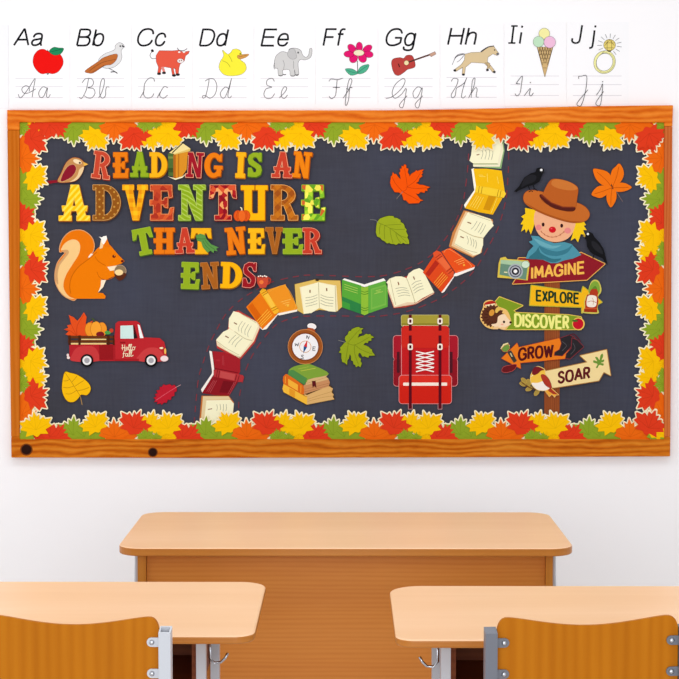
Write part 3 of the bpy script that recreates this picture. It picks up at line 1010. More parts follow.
# ------------------------------------------------------------------ truck
a = Art('truck_cutout', 'red pickup truck loaded with a pumpkin and a maple leaf', 'truck', 3).at(58, 305, 5.803)
a.part('maple_leaf', 'orange red maple leaf in the truck bed').P('E2501E', "34 142 60 132 52 118 78 112 62 58 92 72 112 92 132 70 150 42 166 70 160 112 202 90 180 150 160 192 90 192 44 170 62 152", thick=TH)
a.S('C03A14', .5, "110 180 112 120 150 55").S('C03A14', .5, "110 180 80 120 66 66").S('C03A14', .5, "110 180 70 150 40 142")
a.part('pumpkin', 'orange pumpkin in the truck bed')
a.E('F0952A', 185, 142, 27, 40, edge=('C06A14', .4)).E('F0952A', 255, 142, 27, 40, edge=('C06A14', .4)).E('F6A232', 220, 140, 30, 44, edge=('C06A14', .4)).S('4A5A2A', 1.2, "214 98 206 84 196 78")
a.E('7A1A22', 245, 170, 24, 16).E('4E9A48', 288, 160, 18, 11).E('C8402A', 310, 148, 12)
a.part('truck_bed').P('B3222A', "66 228 330 228 330 325 80 325 66 300", thick=TH).P('C73A3C', "80 325 84 282 110 248 150 238 205 242 232 275 236 325", True).P('96181E', "238 232 322 232 322 318 240 318")
a.part('bed_rail')
a.P('6A3418', "58 178 330 180 330 194 58 194", thick=TH).P('6A3418', "58 204 330 204 330 218 58 218").P('EBCB86', "135 196 280 196 280 203 135 203").P('EBCB86', "75 220 280 220 280 229 75 229")
for x in (60, 118, 285, 318):
    a.P('4A2412', [(x, 176), (x + 14, 176), (x + 14, 232), (x, 232)])
a.part('cab').P('BC272E', "328 325 328 180 334 108 350 94 455 92 474 104 500 188 590 192 616 214 628 262 632 305 620 325", thick=TH)
a.P('CB3E40', "462 325 478 282 520 250 575 250 610 285 616 325", True).S('8E161C', .5, "330 200 330 322", smooth=False).P('8E161C', "360 214 390 214 390 222 360 222").P('A81E24', "330 312 470 312 470 325 330 325")
a.part('window').P('CFE9E4', "362 120 435 118 440 195 362 195").P('F3F8F6', "462 112 474 118 496 192 476 192").P('4A1418', "436 118 442 118 462 192 442 195").P('1E1A1C', "438 166 452 166 454 192 440 192")
a.part('lettering', 'cream script that reads Hello fall')
CR = 'F8E7C4'
for s in ("371 234 374 232 374 262", "388 230 386 260 390 262", "368 250 392 246", "396 255 405 250 400 243 394 252 397 262 408 256", "409 258 416 230 411 232 411 260 416 258", "419 258 427 230 421 232 421 260 426 258"):
    a.S(CR, .62, s)
a.S(CR, .62, ell(438, 252, 7, 9), True, False).S(CR, .5, "443 246 452 242")
for s in ("394 268 387 264 381 276 380 300 374 304", "375 283 392 280", "406 284 396 282 391 292 397 298 404 290 406 282 405 298 410 296", "412 296 420 264 414 268 414 297 419 295", "422 296 430 264 424 268 424 297 438 290"):
    a.S(CR, .62, s)
a.part('wheel').E('141214', 168, 322, 37).E('F0EDEC', 168, 322, 26).E('A9A6AC', 168, 322, 16)
a.part('wheel').E('141214', 540, 322, 37).E('F0EDEC', 540, 322, 26).E('A9A6AC', 540, 322, 16)
a.part('bumper').E('F3DCDC', 617, 311, 22, 16, edge=('C9A0A0', .3))
a.part('rear_bumper').E('F2DED8', 57, 291, 7, 9).E('F2DED8', 60, 306, 9, 8)
a.part('headlight').E('F9E6C0', 600, 250, 11, 6).E('F5C05A', 622, 268, 6, 17)
a.build()

# ------------------------------------------------------------------ loose leaves
LG = 'single paper leaves on the board'
a = Art('leaf_cutout', 'yellow heart shaped leaf below the truck', 'leaf', 3, LG).at(58, 305, 5.803)
a.part('blade').P('F8BE10', "40 390 70 394 110 405 155 433 184 465 188 495 168 522 135 520 118 540 95 560 65 562 42 542 25 500 26 445", True, thick=TH, edge=('6A4A14', .45))
for s in ("40 392 80 450 130 530", "70 430 50 440 30 440", "92 470 60 480 30 478", "108 495 75 515 45 515", "80 448 100 425 110 412", "98 472 130 450 150 438", "112 498 150 490 180 478"):
    a.S('B07A12', .45, s)
a.part('stem').S('B08A50', .7, "130 530 135 555 140 580")
a.build()
a = Art('leaf_cutout', 'crimson pointed leaf right of the truck above the bottom border', 'leaf', 3, LG).at(90, 370, 7)
a.part('blade').P('BE1E30', "606 122 590 104 572 112 560 100 530 108 515 101 502 120 488 118 490 138 465 145 476 162 455 170 466 185 446 194 460 208 450 224 475 222 470 238 495 232 500 244 520 226 535 229 545 206 566 208 570 186 590 180 590 156 606 148", thick=TH, edge=('7A1420', .3))
a.part('stem').S('D9566A', .6, "462 212 540 160 602 122").S('C9A0A0', .5, "600 122 636 103")
a.build()
a = Art('leaf_cutout', 'bright orange maple leaf near the top of the board', 'leaf', 3, LG).at(370, 155, 9.7)
a.part('blade').P('F25408', "330 92 350 96 352 128 372 132 366 168 380 190 384 210 402 182 440 160 448 148 462 156 486 146 520 140 502 166 514 172 498 190 508 204 478 228 470 256 446 272 480 288 520 292 540 300 582 312 552 326 558 348 536 344 528 366 490 358 470 378 442 372 466 400 488 430 516 440 488 446 474 466 430 468 378 470 350 440 326 436 312 384 280 362 240 360 206 306 196 268 204 208 216 198 222 166 236 186 252 184 280 220 298 236 292 196 282 174 296 160 290 132 306 136 308 106 328 112", thick=TH, edge=('7A3418', .4))
for s in ("318 356 360 310 335 130", "360 310 440 250 495 165", "360 310 440 325 550 318", "318 356 250 280 215 215", "318 356 400 400 475 440"):
    a.S('B83808', .4, s)
a.part('stem').S('8A7A70', .5, "318 356 285 392 258 425")
a.build()
a = Art('leaf_cutout', 'olive green toothed leaf below the orange maple leaf', 'leaf', 3, LG).at(360, 195, 9.7)
a.part('blade').P('9BAA22', "165 262 195 228 250 208 285 202 326 206 330 220 360 224 392 242 394 262 424 280 436 318 452 336 446 352 466 394 458 410 474 440 476 474 440 474 420 464 400 474 376 468 352 484 326 474 300 474 282 464 262 470 238 448 212 436 196 414 166 402 154 360 158 310", thick=TH, edge=('3E4418', .4))
for s in ("178 270 240 295 330 350 460 465", "240 295 290 290 400 285", "290 322 360 335 440 332", "345 360 400 400 450 412", "240 295 235 350 240 430", "290 322 300 390 320 465", "345 360 360 410 395 465", "205 278 190 320 190 380"):
    a.S('6E7C18', .4, s)
a.part('stem').S('77787A', .6, "175 268 150 245 98 238")
a.build()
a = Art('leaf_cutout', 'orange leaf with five rounded leaflets right of the scarecrow hat', 'leaf', 3, LG).at(575, 150, 9.7)
lob = ("345 350 355 280 338 235 300 205 240 188 178 184 186 240 210 290 250 330 300 350", "365 350 345 270 358 200 395 160 430 132 462 175 474 230 455 290 410 340", "370 360 420 322 470 318 515 335 550 362 510 390 450 405 395 400",
       "355 350 300 345 240 348 195 375 160 430 200 455 245 465 290 445 340 400", "330 380 306 440 312 500 345 556 380 520 402 460 392 390")
a.part('blade')
for s in lob:
    a.P('EA6C10', s, True, thick=TH, edge=('5A3A2A', .35))
for s in lob:
    a.P('F07414', s, True)
for s in ("360 365 300 290 215 215", "360 365 400 270 425 165", "360 365 440 365 520 362", "360 365 270 400 190 425", "360 365 350 450 348 530"):
    a.S('B84A08', .45, s)
a.part('stem').S('8A7068', .5, "400 400 430 450 462 500")
a.build()
a = Art('leaf_cutout', 'yellow green maple leaf left of the red backpack', 'leaf', 3, LG).at(325, 315, 9.7)
a.part('blade').P('93A420', "326 116 346 128 374 128 352 148 358 176 330 186 318 222 344 206 372 200 400 182 416 188 438 184 446 198 478 216 448 226 450 248 420 252 416 272 390 268 372 290 396 296 422 308 444 330 456 334 458 356 486 392 450 394 426 396 422 414 396 406 384 400 364 404 344 372 330 368 322 388 330 410 350 426 344 446 358 470 344 506 322 494 300 506 294 484 276 478 272 448 254 440 252 400 240 380 232 420 216 442 214 486 196 466 168 456 158 414 160 372 134 362 152 340 146 316 166 296 186 272 204 262 192 230 200 206 220 190 232 156 250 154 262 136 300 120", thick=TH, edge=('3A401C', .4))
for s in ("218 272 300 180 340 140", "218 272 290 290 430 215", "290 290 350 335 460 380", "285 290 290 380 325 480", "225 280 215 350 200 450"):
    a.S('6C7A16', .4, s)
a.part('stem').S('8A8A80', .5, "200 265 165 255 130 246")
a.build()

# ------------------------------------------------------------------ compass and book stack
a = Art('compass_cutout', 'round brown compass on top of the stacked books', 'compass', 4).at(275, 315, 7)
a.part('ring').E('F4F0F0', 258, 80, 32, 22, 12, thick=TH, edge=('2A2428', .5)).P('B0502A', "218 100 235 88 268 94 284 112 270 122 230 112")
a.part('case').E('9C5322', 212, 222, 119, thick=TH, edge=('D08A50', .6)).E('7E3E1A', 212, 222, 100)
a.part('dial').E('F3F1F3', 212, 222, 91).S('D08A3A', .5, ell(212, 222, 40, 40), True, False)
a.part('needle').P('D8232A', "226 175 201 218 224 226").P('20588F', "198 268 201 218 224 226")
for nm, ss in (('N', ("219 165 224 143 235 167 241 146",)), ('E', ("284 224 266 222 264 248 282 250", "265 236 280 237")), ('S', ("202 283 190 280 184 288 196 294 198 304 184 306 180 302",)), ('W', ("140 196 144 216 153 202 160 218 167 194",))):
    a.part('letter', 'black compass letter ' + nm)
    a.X('23232C', [q for t_ in ss for q in stroke_polys(nums(t_), .62 * 7, False, True)])
a.build()
a = Art('book_stack_cutout', 'stack of three books below the compass, green on top', 'books', 3).at(275, 315, 7)
a.P('4E3418', "56 540 222 632 418 592 398 500 380 490 200 540", thick=TH)
a.part('yellow_book', 'yellow book at the bottom')
a.P('DDB070', "204 552 224 560 374 496 406 515 396 540 412 558 404 572 416 590 225 627")
for s in ("228 590 320 560 400 535", "228 605 320 580 408 565"):
    a.S('B98A4A', .35, s)
a.P('F5BC3C', "62 476 85 474 200 560 226 570 224 628 60 540 52 515").P('E89A28', "100 512 140 532 140 582 100 560").S('C8842A', .5, "62 480 200 562 224 572")
a.part('orange_book', 'orange book in the middle')
a.P('C98E60', "200 490 376 452 384 472 376 500 200 556").S('A86A40', .35, "208 520 290 500 378 478").S('A86A40', .35, "206 538 290 516 376 492")
a.P('DE6A1C', "58 430 76 412 100 420 196 490 206 520 202 556 188 556 60 482 54 455").P('F5B23A', "92 446 160 488 160 532 92 492").S('F5B23A', .6, "182 492 180 545", smooth=False).S('F5B23A', .6, "72 430 72 478", smooth=False)
a.part('green_book', 'green book at the top')
a.P('D8B27C', "212 490 222 455 374 412 358 432 378 450 212 492").S('B58A54', .35, "222 478 300 455 362 436")
a.P('7FA23A', "95 390 130 362 190 347 248 345 378 412 240 448 215 470 120 405", True).P('4F8A48', "90 418 96 388 128 384 225 444 206 490").S('C9C84A', .5, "180 392 285 372", smooth=False).S('B5BE4A', .4, "160 378 235 362", smooth=False)
a.part('bookmark').P('5E1A1E', "258 462 284 460 290 512 274 496 264 512")
a.build()

# ------------------------------------------------------------------ backpack
def rrect(x0, y0, x1, y1, r):
    return ell(x1 - r, y1 - r, r, r, 0, 5, 0, 90) + ell(x0 + r, y1 - r, r, r, 0, 5, 90, 180) + ell(x0 + r, y0 + r, r, r, 0, 5, 180, 270) + ell(x1 - r, y0 + r, r, r, 0, 5, 270, 360)


a = Art('backpack_cutout', 'tall red hiking backpack with an olive bedroll on top', 'backpack', 3).at(380, 310, 7)
PE = ('E59A9A', .5)
a.part('side_pocket').P('A81C2C', rrect(94, 180, 545, 345, 22), thick=TH, edge=PE).P('A81C2C', rrect(96, 340, 542, 532, 22), edge=PE).P('A81C2C', "100 300 540 300 538 400 100 400").P('8E1824', rrect(94, 345, 540, 528, 18))
a.P('4E1A24', rrect(118, 292, 138, 440, 6)).P('4E1A24', rrect(488, 292, 508, 440, 6))
a.part('bedroll').P('A69A3A', rrect(150, 36, 482, 114, 12), thick=TH, edge=('C9C28A', .4)).P('8E842E', "150 92 482 92 482 106 150 106")
a.part('pack_body').P('C21E22', "152 130 482 130 482 520 152 520", thick=TH, edge=PE).P('F3E2C0', "160 108 474 108 474 116 160 116")
a.part('flap').P('CE2A20', rrect(152, 112, 482, 265, 22), edge=('B02018', .3)).P('CE2A20', "152 160 482 160 482 264 152 264")
a.part('front_pocket').P('D02418', rrect(134, 458, 500, 655, 22), edge=PE).P('DC3226', rrect(134, 458, 500, 530, 22))
a.part('reflective_strip').P('FBEBDD', rrect(162, 508, 470, 530, 5))
for x in (202, 410):
    a.part('strap').P('5E0F1C', [(x, 34), (x + 20, 34), (x + 20, 145), (x, 145)]).P('5E0F1C', [(x, 178), (x + 20, 178), (x + 20, 690), (x, 690)], edge=None)
    a.S('E59A9A', .4, [(x - 4, 658), (x - 4, 694), (x + 24, 694), (x + 24, 658)], smooth=False)
for x, y in ((212, 78), (420, 78), (212, 258), (420, 258)):
    a.part('buckle').P('F8EADC', rrect(x - 18, y - 22, x + 18, y + 22, 10)).P('4A0F1A', rrect(x - 8, y - 12, x + 8, y + 12, 5))
a.part('laces')
ys = (290, 318, 346, 374, 402, 432)
for i in range(5):
    a.S('FBF0EC', 1.1, [(252, ys[i]), (378, ys[i + 1])], smooth=False).S('FBF0EC', 1.1, [(378, ys[i]), (252, ys[i + 1])], smooth=False)
a.build()

# ------------------------------------------------------------------ signpost with its arrow signs
post_wood = wood('sign_post_wood', '6A2C14', '8C4620', '9E5628', 'Z', 1.4, 0.75, 0.12, 16)
a = Art('signpost_cutout', 'brown wooden post that carries the arrow signs', 'post', 2)
a.P(post_wood, [(544.6, 240), (560, 240), (559.4, 441), (544.2, 441)], thick=TH)
a.build()

SG = 'arrow signs on the post'
a = Art('arrow_sign', 'dark red arrow sign reading IMAGINE with a camera on it', 'sign', 6, SG).at(490, 220, 5.264)
a.part('board').P('8E1C28', "150 200 215 200 480 172 604 231 510 315 120 336 152 288 140 240", thick=TH, edge=('F0B458', .75))
a.part('lettering', 'golden letters IMAGINE').T('F6BC52', 'IMAGINE', (222, 308), (496, 278), 57, 2.25)
a.at(470, 245, 7).part('camera', 'grey green camera')
a.P('D9C24A', "194 226 202 130 214 92 246 84 262 100 405 110 416 130 412 160 402 246 300 234", edge=('D9B04A', .3)).P('6A8E78', "214 125 404 152 392 244 206 208").P('A9C8A2', "214 104 330 110 410 122 408 156 214 130")
a.E('A9B2B4', 318, 184, 53).E('4A4C5E', 318, 184, 42).E('B5B8C0', 318, 184, 35).E('1E1C28', 318, 184, 26).E('F8F6F6', 318, 184, 13).E('CFE4CC', 388, 137, 27, 24, edge=('6A8E78', .4)).P('E8E2B0', "238 186 262 188 262 196 238 194")
a.build()
a = Art('arrow_sign', 'yellow arrow sign reading EXPLORE with a lantern on it', 'sign', 5, SG).at(490, 220, 5.264)
a.part('board').P('F3B81C', "218 345 482 384 490 352 588 432 484 488 484 458 210 448", thick=TH, edge=('B9B03C', .9))
a.part('lettering', 'dark green letters EXPLORE').T('1C3A26', 'EXPLORE', (246, 424), (468, 440), 52, 2.05)
a.at(525, 255, 7).part('lantern', 'red lantern with a green handle')
a.P('CFC25A', "404 404 414 372 414 330 424 292 444 268 446 236 462 190 490 172 518 186 534 228 532 262 512 290 516 330 508 370 512 410", True)
a.P('7FA53A', "446 262 452 226 466 196 490 182 514 196 524 232 520 260 508 272 504 240 490 222 474 236 466 268", True).P('5E8A2C', "470 236 480 224 492 216 504 232 502 246 476 250", True)
a.P('B23A20', "452 268 462 244 474 238 500 238 508 250 512 270 500 284 460 284", True).P('B23A20', "436 276 508 280 514 326 504 376 422 372 420 326")
a.P('F3E8DA', "446 284 496 288 502 326 490 362 438 360 432 322", True).S('B23A20', .5, "436 330 466 322 500 334").S('B98A6A', .4, "470 300 480 322 476 350")
a.P('9E3018', "414 376 506 378 504 402 412 398").P('C9502C', "420 368 504 370 504 380 418 378")
a.build()
a = Art('arrow_sign', 'green arrow sign reading DISCOVER with a hedgehog on it', 'sign', 6, SG).at(470, 245, 7)
a.part('board').P('7F9A26', "150 430 206 364 368 424 304 458 320 474 690 490 776 504 782 520 782 584 776 590 240 590 150 560", thick=TH, edge=('E9C65A', .75))
a.part('lettering', 'pale yellow letters DISCOVER').at(490, 220, 5.264).T('F4F08A', 'DISCOVER', (133, 558), (412, 571), 62, 2.35)
a.at(525, 255, 7).part('apple', 'small red apple').E('EFC45A', 374, 482, 44, 45).E('C4182A', 372, 482, 37, 38).P('3E6A2A', "330 462 350 452 372 462 350 468", True).S('3A2A1A', .5, "366 462 372 448")
a.at(470, 245, 7).part('hedgehog', 'brown hedgehog with a mushroom')
a.P('F0C070', "72 520 78 470 90 440 100 400 140 384 178 400 200 430 262 460 290 540 272 566 245 595 200 585 165 590 110 572", True)
a.E('B5281E', 140, 412, 42, 20, -10).P('F6E2B4', "104 420 178 408 168 430 118 436")
spk = []
for i in range(40):
    t = 2 * math.pi * i / 40
    r = 1.0 if i % 2 else .84
    spk.append((156 + 84 * r * math.cos(t), 496 + 82 * r * math.sin(t)))
a.P('5A3020', spk)
for i in range(14):
    t = 2 * math.pi * i / 14 + .3
    a.S('3A1C12', .5, [(160 + 36 * math.cos(t), 500 + 36 * math.sin(t)), (160 + 62 * math.cos(t), 500 + 60 * math.sin(t))], smooth=False)
a.P('F6D8B4', "198 500 240 484 262 510 290 544 270 564 226 580 170 572 150 556 188 545", True).E('3A1A14', 284, 542, 9, 8).E('2A1A14', 238, 538, 8, 9).E('F0A890', 226, 556, 9, 6)
a.E('D9963A', 152, 474, 18, 24, 25).E('E8BE5A', 198, 450, 24, 12, -30).E('E8BE5A', 190, 455, 12, 22, 20).P('F3C890', "168 572 200 570 196 590 162 588").P('F3C890', "218 572 250 574 246 592 214 590")
a.build()
a = Art('arrow_sign', 'orange arrow sign reading GROW with black boots on it', 'sign', 6, SG).at(495, 320, 7)
a.part('board').P('EA7C1E', "46 268 154 162 166 192 448 128 466 142 520 200 492 270 176 300 180 340", thick=TH, edge=('B0402A', .45))
a.part('lettering', 'dark maroon letters GROW').T('54161A', 'GROW', (168, 280), (404, 252), 78, 2.45)
a.part('trowel', 'green topped trowel')
a.P('6A1A20', "60 330 100 318 150 312 130 350 80 366 50 358", True, edge=('C8504A', .4)).P('E8DCA0', "38 200 58 168 90 158 104 180 96 200 64 216")
a.P('6E9440', "44 205 64 180 94 168 104 196 84 222 60 222", edge=('E8504A', .3)).P('3E3A34', "86 224 112 214 152 286 132 298", edge=('6A5A4A', .3)).P('C9C4A0', "104 232 112 230 124 256 116 258")
a.part('boot', 'black boot').P('2B282C', "456 128 520 106 556 122 548 168 520 200 470 250 416 246 420 226 452 208 466 165", edge=('8E3038', .5)).S('5A565C', .5, "470 150 500 180 470 215")
a.part('boot', 'black boot').P('2B282C', "540 126 578 142 620 188 560 240 524 272 494 268 500 236 534 200", edge=('8E3038', .5)).S('5A565C', .5, "545 160 560 200 530 240").S('5E1A24', .8, "520 106 556 100 600 150")
a.build()
a = Art('arrow_sign', 'cream arrow sign reading SOAR with a bird on a twig', 'sign', 6, SG).at(540, 320, 7)
a.part('board').P('F4DA9C', "10 364 332 296 282 250 466 208 494 388 446 364 412 424 100 474 10 470", thick=TH, edge=('A8743A', .8))
a.part('lettering', 'dark maroon letters SOAR').T('5E1A1E', 'SOAR', (131, 440), (346, 406), 74, 2.4)
a.part('sprig', 'green sprig').P('6E9438', "392 332 402 308 374 298 376 282 400 288 386 262 402 260 416 280 424 246 438 236 442 254 432 280 448 276 446 292 426 300 446 306 440 320 416 314 402 336", True)
a.at(495, 320, 7).part('twig', 'olive leaved twig')
for x, y, r in ((204, 424, 40), (238, 482, -20), (292, 508, -50), (236, 438, 80), (196, 448, 20)):
    a.E('A98E44', x, y, 24, 13, r, edge=('D9B04A', .3))
a.S('6A4420', 1.0, "186 436 240 472 300 490 362 496")
a.part('bird', 'yellow and white bird with a dark red head')
a.P('EFA83E', "378 462 446 524 425 526 418 540 398 520 380 536 352 498", edge=('F3D08A', .3)).P('A83A28', "380 470 440 522 405 518 372 496")
a.P('F3C24A', "248 405 262 362 278 338 302 326 346 346 352 380 380 440 382 474 350 492 300 488 262 456", True, edge=('F3D08A', .5)).P('F8EEE4', "258 440 300 440 340 430 384 470 352 492 300 488 268 462", True)
a.P('7A1E24', "258 372 270 338 300 326 346 348 322 356 300 376 274 386", True).P('B0382A', "322 388 350 386 380 420 396 470 380 474 346 446", True, edge=('7A1E24', .3)).P('F6E9C8', "268 390 248 398 262 384")
a.build()

# ------------------------------------------------------------------ scarecrow and crows
a = Art('scarecrow_cutout', 'smiling scarecrow head in a brown hat and teal scarf', 'scarecrow', 7).at(510, 160, 7)
a.part('scarf').P('4E93A6', "148 530 200 534 240 560 310 582 380 574 430 588 470 630 500 664 440 690 380 702 330 722 285 722 230 698 110 690 128 640 165 602 132 572 158 562", False, thick=TH)
a.P('3A7A8C', "200 600 260 625 330 640 400 620 440 590 400 650 320 672 240 655", True).P('33707F', "130 690 180 640 200 610 215 650 290 690 360 690 320 715 270 712 230 696", True).P('6AAAB8', "165 548 235 575 300 600 360 596 300 620 220 600", True)
a.part('hair')
a.P('F5C91A', "105 335 180 350 172 440 162 478 146 522 130 482 112 510 104 482 78 502 92 452 74 450 96 412 78 396 108 376", thick=TH)
a.part('hair').P('F5C91A', "430 425 518 432 532 455 516 460 537 490 512 490 526 526 496 518 476 576 455 546 424 566 440 515")
a.part('face').P('F0B088', "168 400 176 470 205 525 255 560 312 574 372 566 420 536 446 490 452 420 350 360 200 345", True, thick=TH)
a.E('E88A86', 200, 472, 22, 20).E('E88A86', 404, 494, 23, 21).E('3A1A1C', 232, 452, 10, 14).E('3A1A1C', 362, 460, 10, 14)
a.E('D01424', 297, 488, 25, 22).E('E8545A', 290, 480, 7, 5)
m = catmull([(215, 498), (248, 526), (292, 540), (340, 530), (382, 500)], False, 5)
a.S('B0502E', .45, m, smooth=False)
for p in m[1:-1:3]:
    a.S('B0502E', .4, [(p[0], p[1] - 7), (p[0] + 2, p[1] + 6)], smooth=False)
a.part('hat').P('C4692A', "94 268 108 228 150 212 230 225 350 270 470 300 528 330 556 372 545 412 500 435 420 436 310 406 200 362 116 312", True, thick=TH, edge=('8E4218', .4))
a.P('A8541E', "110 300 200 350 310 394 420 426 500 430 420 437 310 408 200 364", True)
a.P('BA5E24', "222 262 238 220 264 168 290 138 330 133 400 148 450 172 476 200 470 262 450 354 376 354 290 326 226 284", True, edge=('8E4218', .3))
a.P('CC7634', "290 170 300 142 335 134 400 148 450 172 474 200 440 212 380 208 320 192", True)
a.part('hat_band').P('56201A', "210 262 222 240 290 296 370 326 452 328 448 356 376 356 285 328", True).P('7A3020', "216 250 290 305 370 334 452 336 452 328 370 326 290 296 222 240")
a.build()
CRG = 'black crows'
a = Art('crow_cutout', 'black crow standing on the hat brim', 'crow', 8, CRG).at(510, 160, 7)
a.part('body').P('17171A', "28 220 62 186 100 122 148 92 178 84 186 60 212 51 236 62 238 82 226 104 214 132 206 152 172 172 120 186 72 208 44 224", thick=TH).P('232328', "100 130 150 102 185 115 170 150 110 175 80 192", True)
a.part('leg').S('17171A', .8, "128 180 140 212", smooth=False).S('17171A', .8, "130 224 148 216 160 222")
a.part('leg').S('17171A', .8, "160 172 170 200", smooth=False).S('17171A', .8, "162 205 176 202 192 218")
a.part('head').P('2A2A2E', "234 78 244 92 228 94").E('F1F0F0', 219, 70, 9)
a.build()
a = Art('crow_cutout', 'black crow perched on the tip of the IMAGINE sign', 'crow', 8, CRG).at(510, 160, 7)
a.part('body').P('17171A', "524 545 534 512 558 502 578 514 592 540 628 578 656 624 684 734 664 716 650 690 620 676 580 658 556 636 540 606 536 566", thick=TH).P('26262B', "570 570 600 575 640 620 650 660 610 640 580 610", True)
a.part('leg').S('17171A', .8, "590 655 580 690", smooth=False)
a.part('head').P('C9A23A', "526 540 508 530 528 524").E('F1F0F0', 545, 518, 8)
a.build()
# ------------------------------------------------------------------ dashed path and its books
def dash(label, pts, level):
    p = catmull(pts, False, 12)
    a = Art('dashed_stitch_line', label, 'line', level)
    run, on, cur = 0.0, True, [p[0]]
    for i in range(1, len(p)):
        q0, q1 = p[i - 1], p[i]
        d = math.hypot(q1[0] - q0[0], q1[1] - q0[1])
        run += d
        cur.append(q1)
        if run >= (6.0 if on else 4.6):
            if on:
                a.part('dash')
                a.X('80363F', stroke_polys(cur, 1.0, False, True), dk=0)
            cur, on, run = [q1], not on, 0.0
    a.build()


dash('dashed maroon stitch line along the upper left side of the book path',
     [(194, 424), (195, 413), (196, 401), (198.5, 378.5), (202, 366), (208.5, 347), (216, 331), (226, 314), (239, 301), (255, 290.5), (272, 282), (299, 276), (316, 275), (340, 276), (366, 276.7), (387, 275), (414, 266),
      (433, 253.6), (441.5, 243.6), (450, 232), (458.5, 215), (463, 202), (465.4, 188), (468, 165), (468.6, 150)], 0)
dash('dashed maroon stitch line along the lower right side of the book path',
     [(238, 420), (238.6, 407), (240, 393), (246.4, 368.6), (255.5, 350), (269, 332), (279, 323), (297, 317), (314, 316), (347, 316), (370, 316.5), (384, 315.6), (408.6, 311), (437, 300), (448.6, 293), (463, 282), (476, 268),
      (491, 242), (498.6, 226.2), (505.7, 200), (508.3, 170.7), (508.6, 148)], 0)

BG = 'paper books laid along the path'
PG, PE2, TXT = 'F8F3CE', 'E4CD9E', '8A8A74'


def book(label, org, level=1):
    return Art('book_cutout', label, 'book', level, BG).at(*org)


def lines(a, segs, c=TXT, w=.4):
    for s in segs:
        a.S(c, w, s)


b = book('open cream book at the foot of the path, half hidden by leaves', (185, 330, 7))
b.part('cover').P('C4702E', "116 460 306 460 342 505 330 690 95 690", thick=TH)
b.part('page_edge').P(PE2, "126 464 304 464 320 486 150 490 134 690 106 690")
b.part('page').P(PG, "150 492 318 488 342 515 326 690 128 690")
lines(b, ("222 520 226 545 222 565", "245 518 249 545 245 568", "268 518 270 545 266 568", "288 518 290 545 286 568"))
b.S('8A4A34', .8, "160 556 190 551", smooth=False)
b.build()
b = book('dark red closed book near the bottom of the path', (185, 330, 7))
b.part('page_edge').P('F8F0E8', "170 145 190 150 206 292 200 312 122 442 112 416 186 308 190 294", thick=TH)
b.part('cover').P('A3202A', "188 148 270 155 386 188 386 292 376 312 206 275", thick=TH).P('8E1822', "192 324 290 335 372 362 308 462 212 456 118 442").S('5A0F16', .5, "190 150 208 278", smooth=False)
lines(b, ("205 268 372 300",), '6A1018', .6)
lines(b, ("262 180 264 245", "270 180 272 248"), 'B84048', .4)
b.P('B02A34', "216 205 245 208 245 220 218 218").P('76121C', "268 355 345 365 312 440 240 436")
lines(b, ("200 352 152 432", "210 354 164 434", "222 354 176 438", "345 365 300 450", "357 362 312 452"), 'C05058', .4)
b.part('spine').P('B43338', "200 278 240 280 404 316 414 330 402 364 376 364 200 326").P('C24A4A', "248 288 352 310 344 352 244 332")
lines(b, ("228 280 220 328", "242 284 234 332", "362 312 350 356", "380 318 368 360"), '6A1018', .6)
b.build()
b = book('open cream book above the dark red book on the path', (205, 270, 7))
b.part('cover').P('BE3A36', "236 283 372 362 388 402 350 508 245 630 84 546 78 492 160 415 168 340 200 290", thick=TH)
b.part('page_edge').P('EED9B4', "200 290 236 296 372 368 384 400 342 500 242 618 84 530 78 490 165 412")
b.part('page').P(PG, "165 400 168 340 200 288 236 300 358 362 372 392 330 490 280 480 206 430").P(PG, "80 486 128 432 172 412 206 430 280 480 328 496 242 606 150 560 86 505")
lines(b, ("262 358 236 400 238 430", "282 368 256 412 258 442", "304 380 280 425 282 455", "324 390 300 440 302 470", "216 455 180 490 166 512", "240 465 202 500 188 525", "262 478 226 512 210 540"))
lines(b, ("206 430 280 480 330 494",), 'B9AE80', .5)
lines(b, ("252 305 358 370",), 'B9AE80', .4)
lines(b, ("84 498 150 548 240 596",), 'B9AE80', .4)
b.S('8A5A3A', 1.0, "202 368 224 380", smooth=False).S('8A5A3A', 1.0, "142 462 166 475", smooth=False)
b.build()
b = book('orange book lying face down on the path below the mug', (205, 270, 7), 2)
b.part('page_edge').P('FBF3E4', "384 404 402 420 430 414 510 312 520 318 645 290 645 276 520 298", thick=TH)
b.part('cover').P('EA7A14', "288 260 386 158 506 312 402 416", thick=TH).P('EF9424', "432 140 562 100 648 264 640 278 516 302")
b.P('D9620C', "300 258 330 230 400 330 372 368")
lines(b, ("362 360 440 276", "372 372 452 288", "382 384 462 300", "388 396 470 312"), 'F9C040', .6)
lines(b, ("450 150 560 112 635 262 530 290",), 'F9B440', .4)
lines(b, ("530 225 600 205", "545 236 590 224", "560 246 590 240"), 'F9C860', .5)
b.E('F9C040', 580, 250, 7)
b.part('spine').P('F6B42A', "382 152 402 128 424 134 518 282 510 304 484 308").P('F9C445', "410 172 440 158 490 250 466 268")
lines(b, ("396 166 432 146", "406 178 440 158", "462 272 500 254", "472 286 512 266"), 'B06A10', .6)
b.build()
b = book('open cream book with a tan cover right of the orange book', (290, 255, 7), 1)
b.part('cover').P('E0BC62', "34 206 185 170 200 176 352 180 364 362 326 396 205 382 96 412 46 384", thick=TH, edge=('A8842E', .3))
b.part('page').P('F4E8BE', "68 226 200 190 324 214 336 392 205 372 96 414").P(PG, "78 226 130 214 198 190 206 370 150 406 98 412").P(PG, "200 190 250 206 318 216 324 398 270 394 206 370")
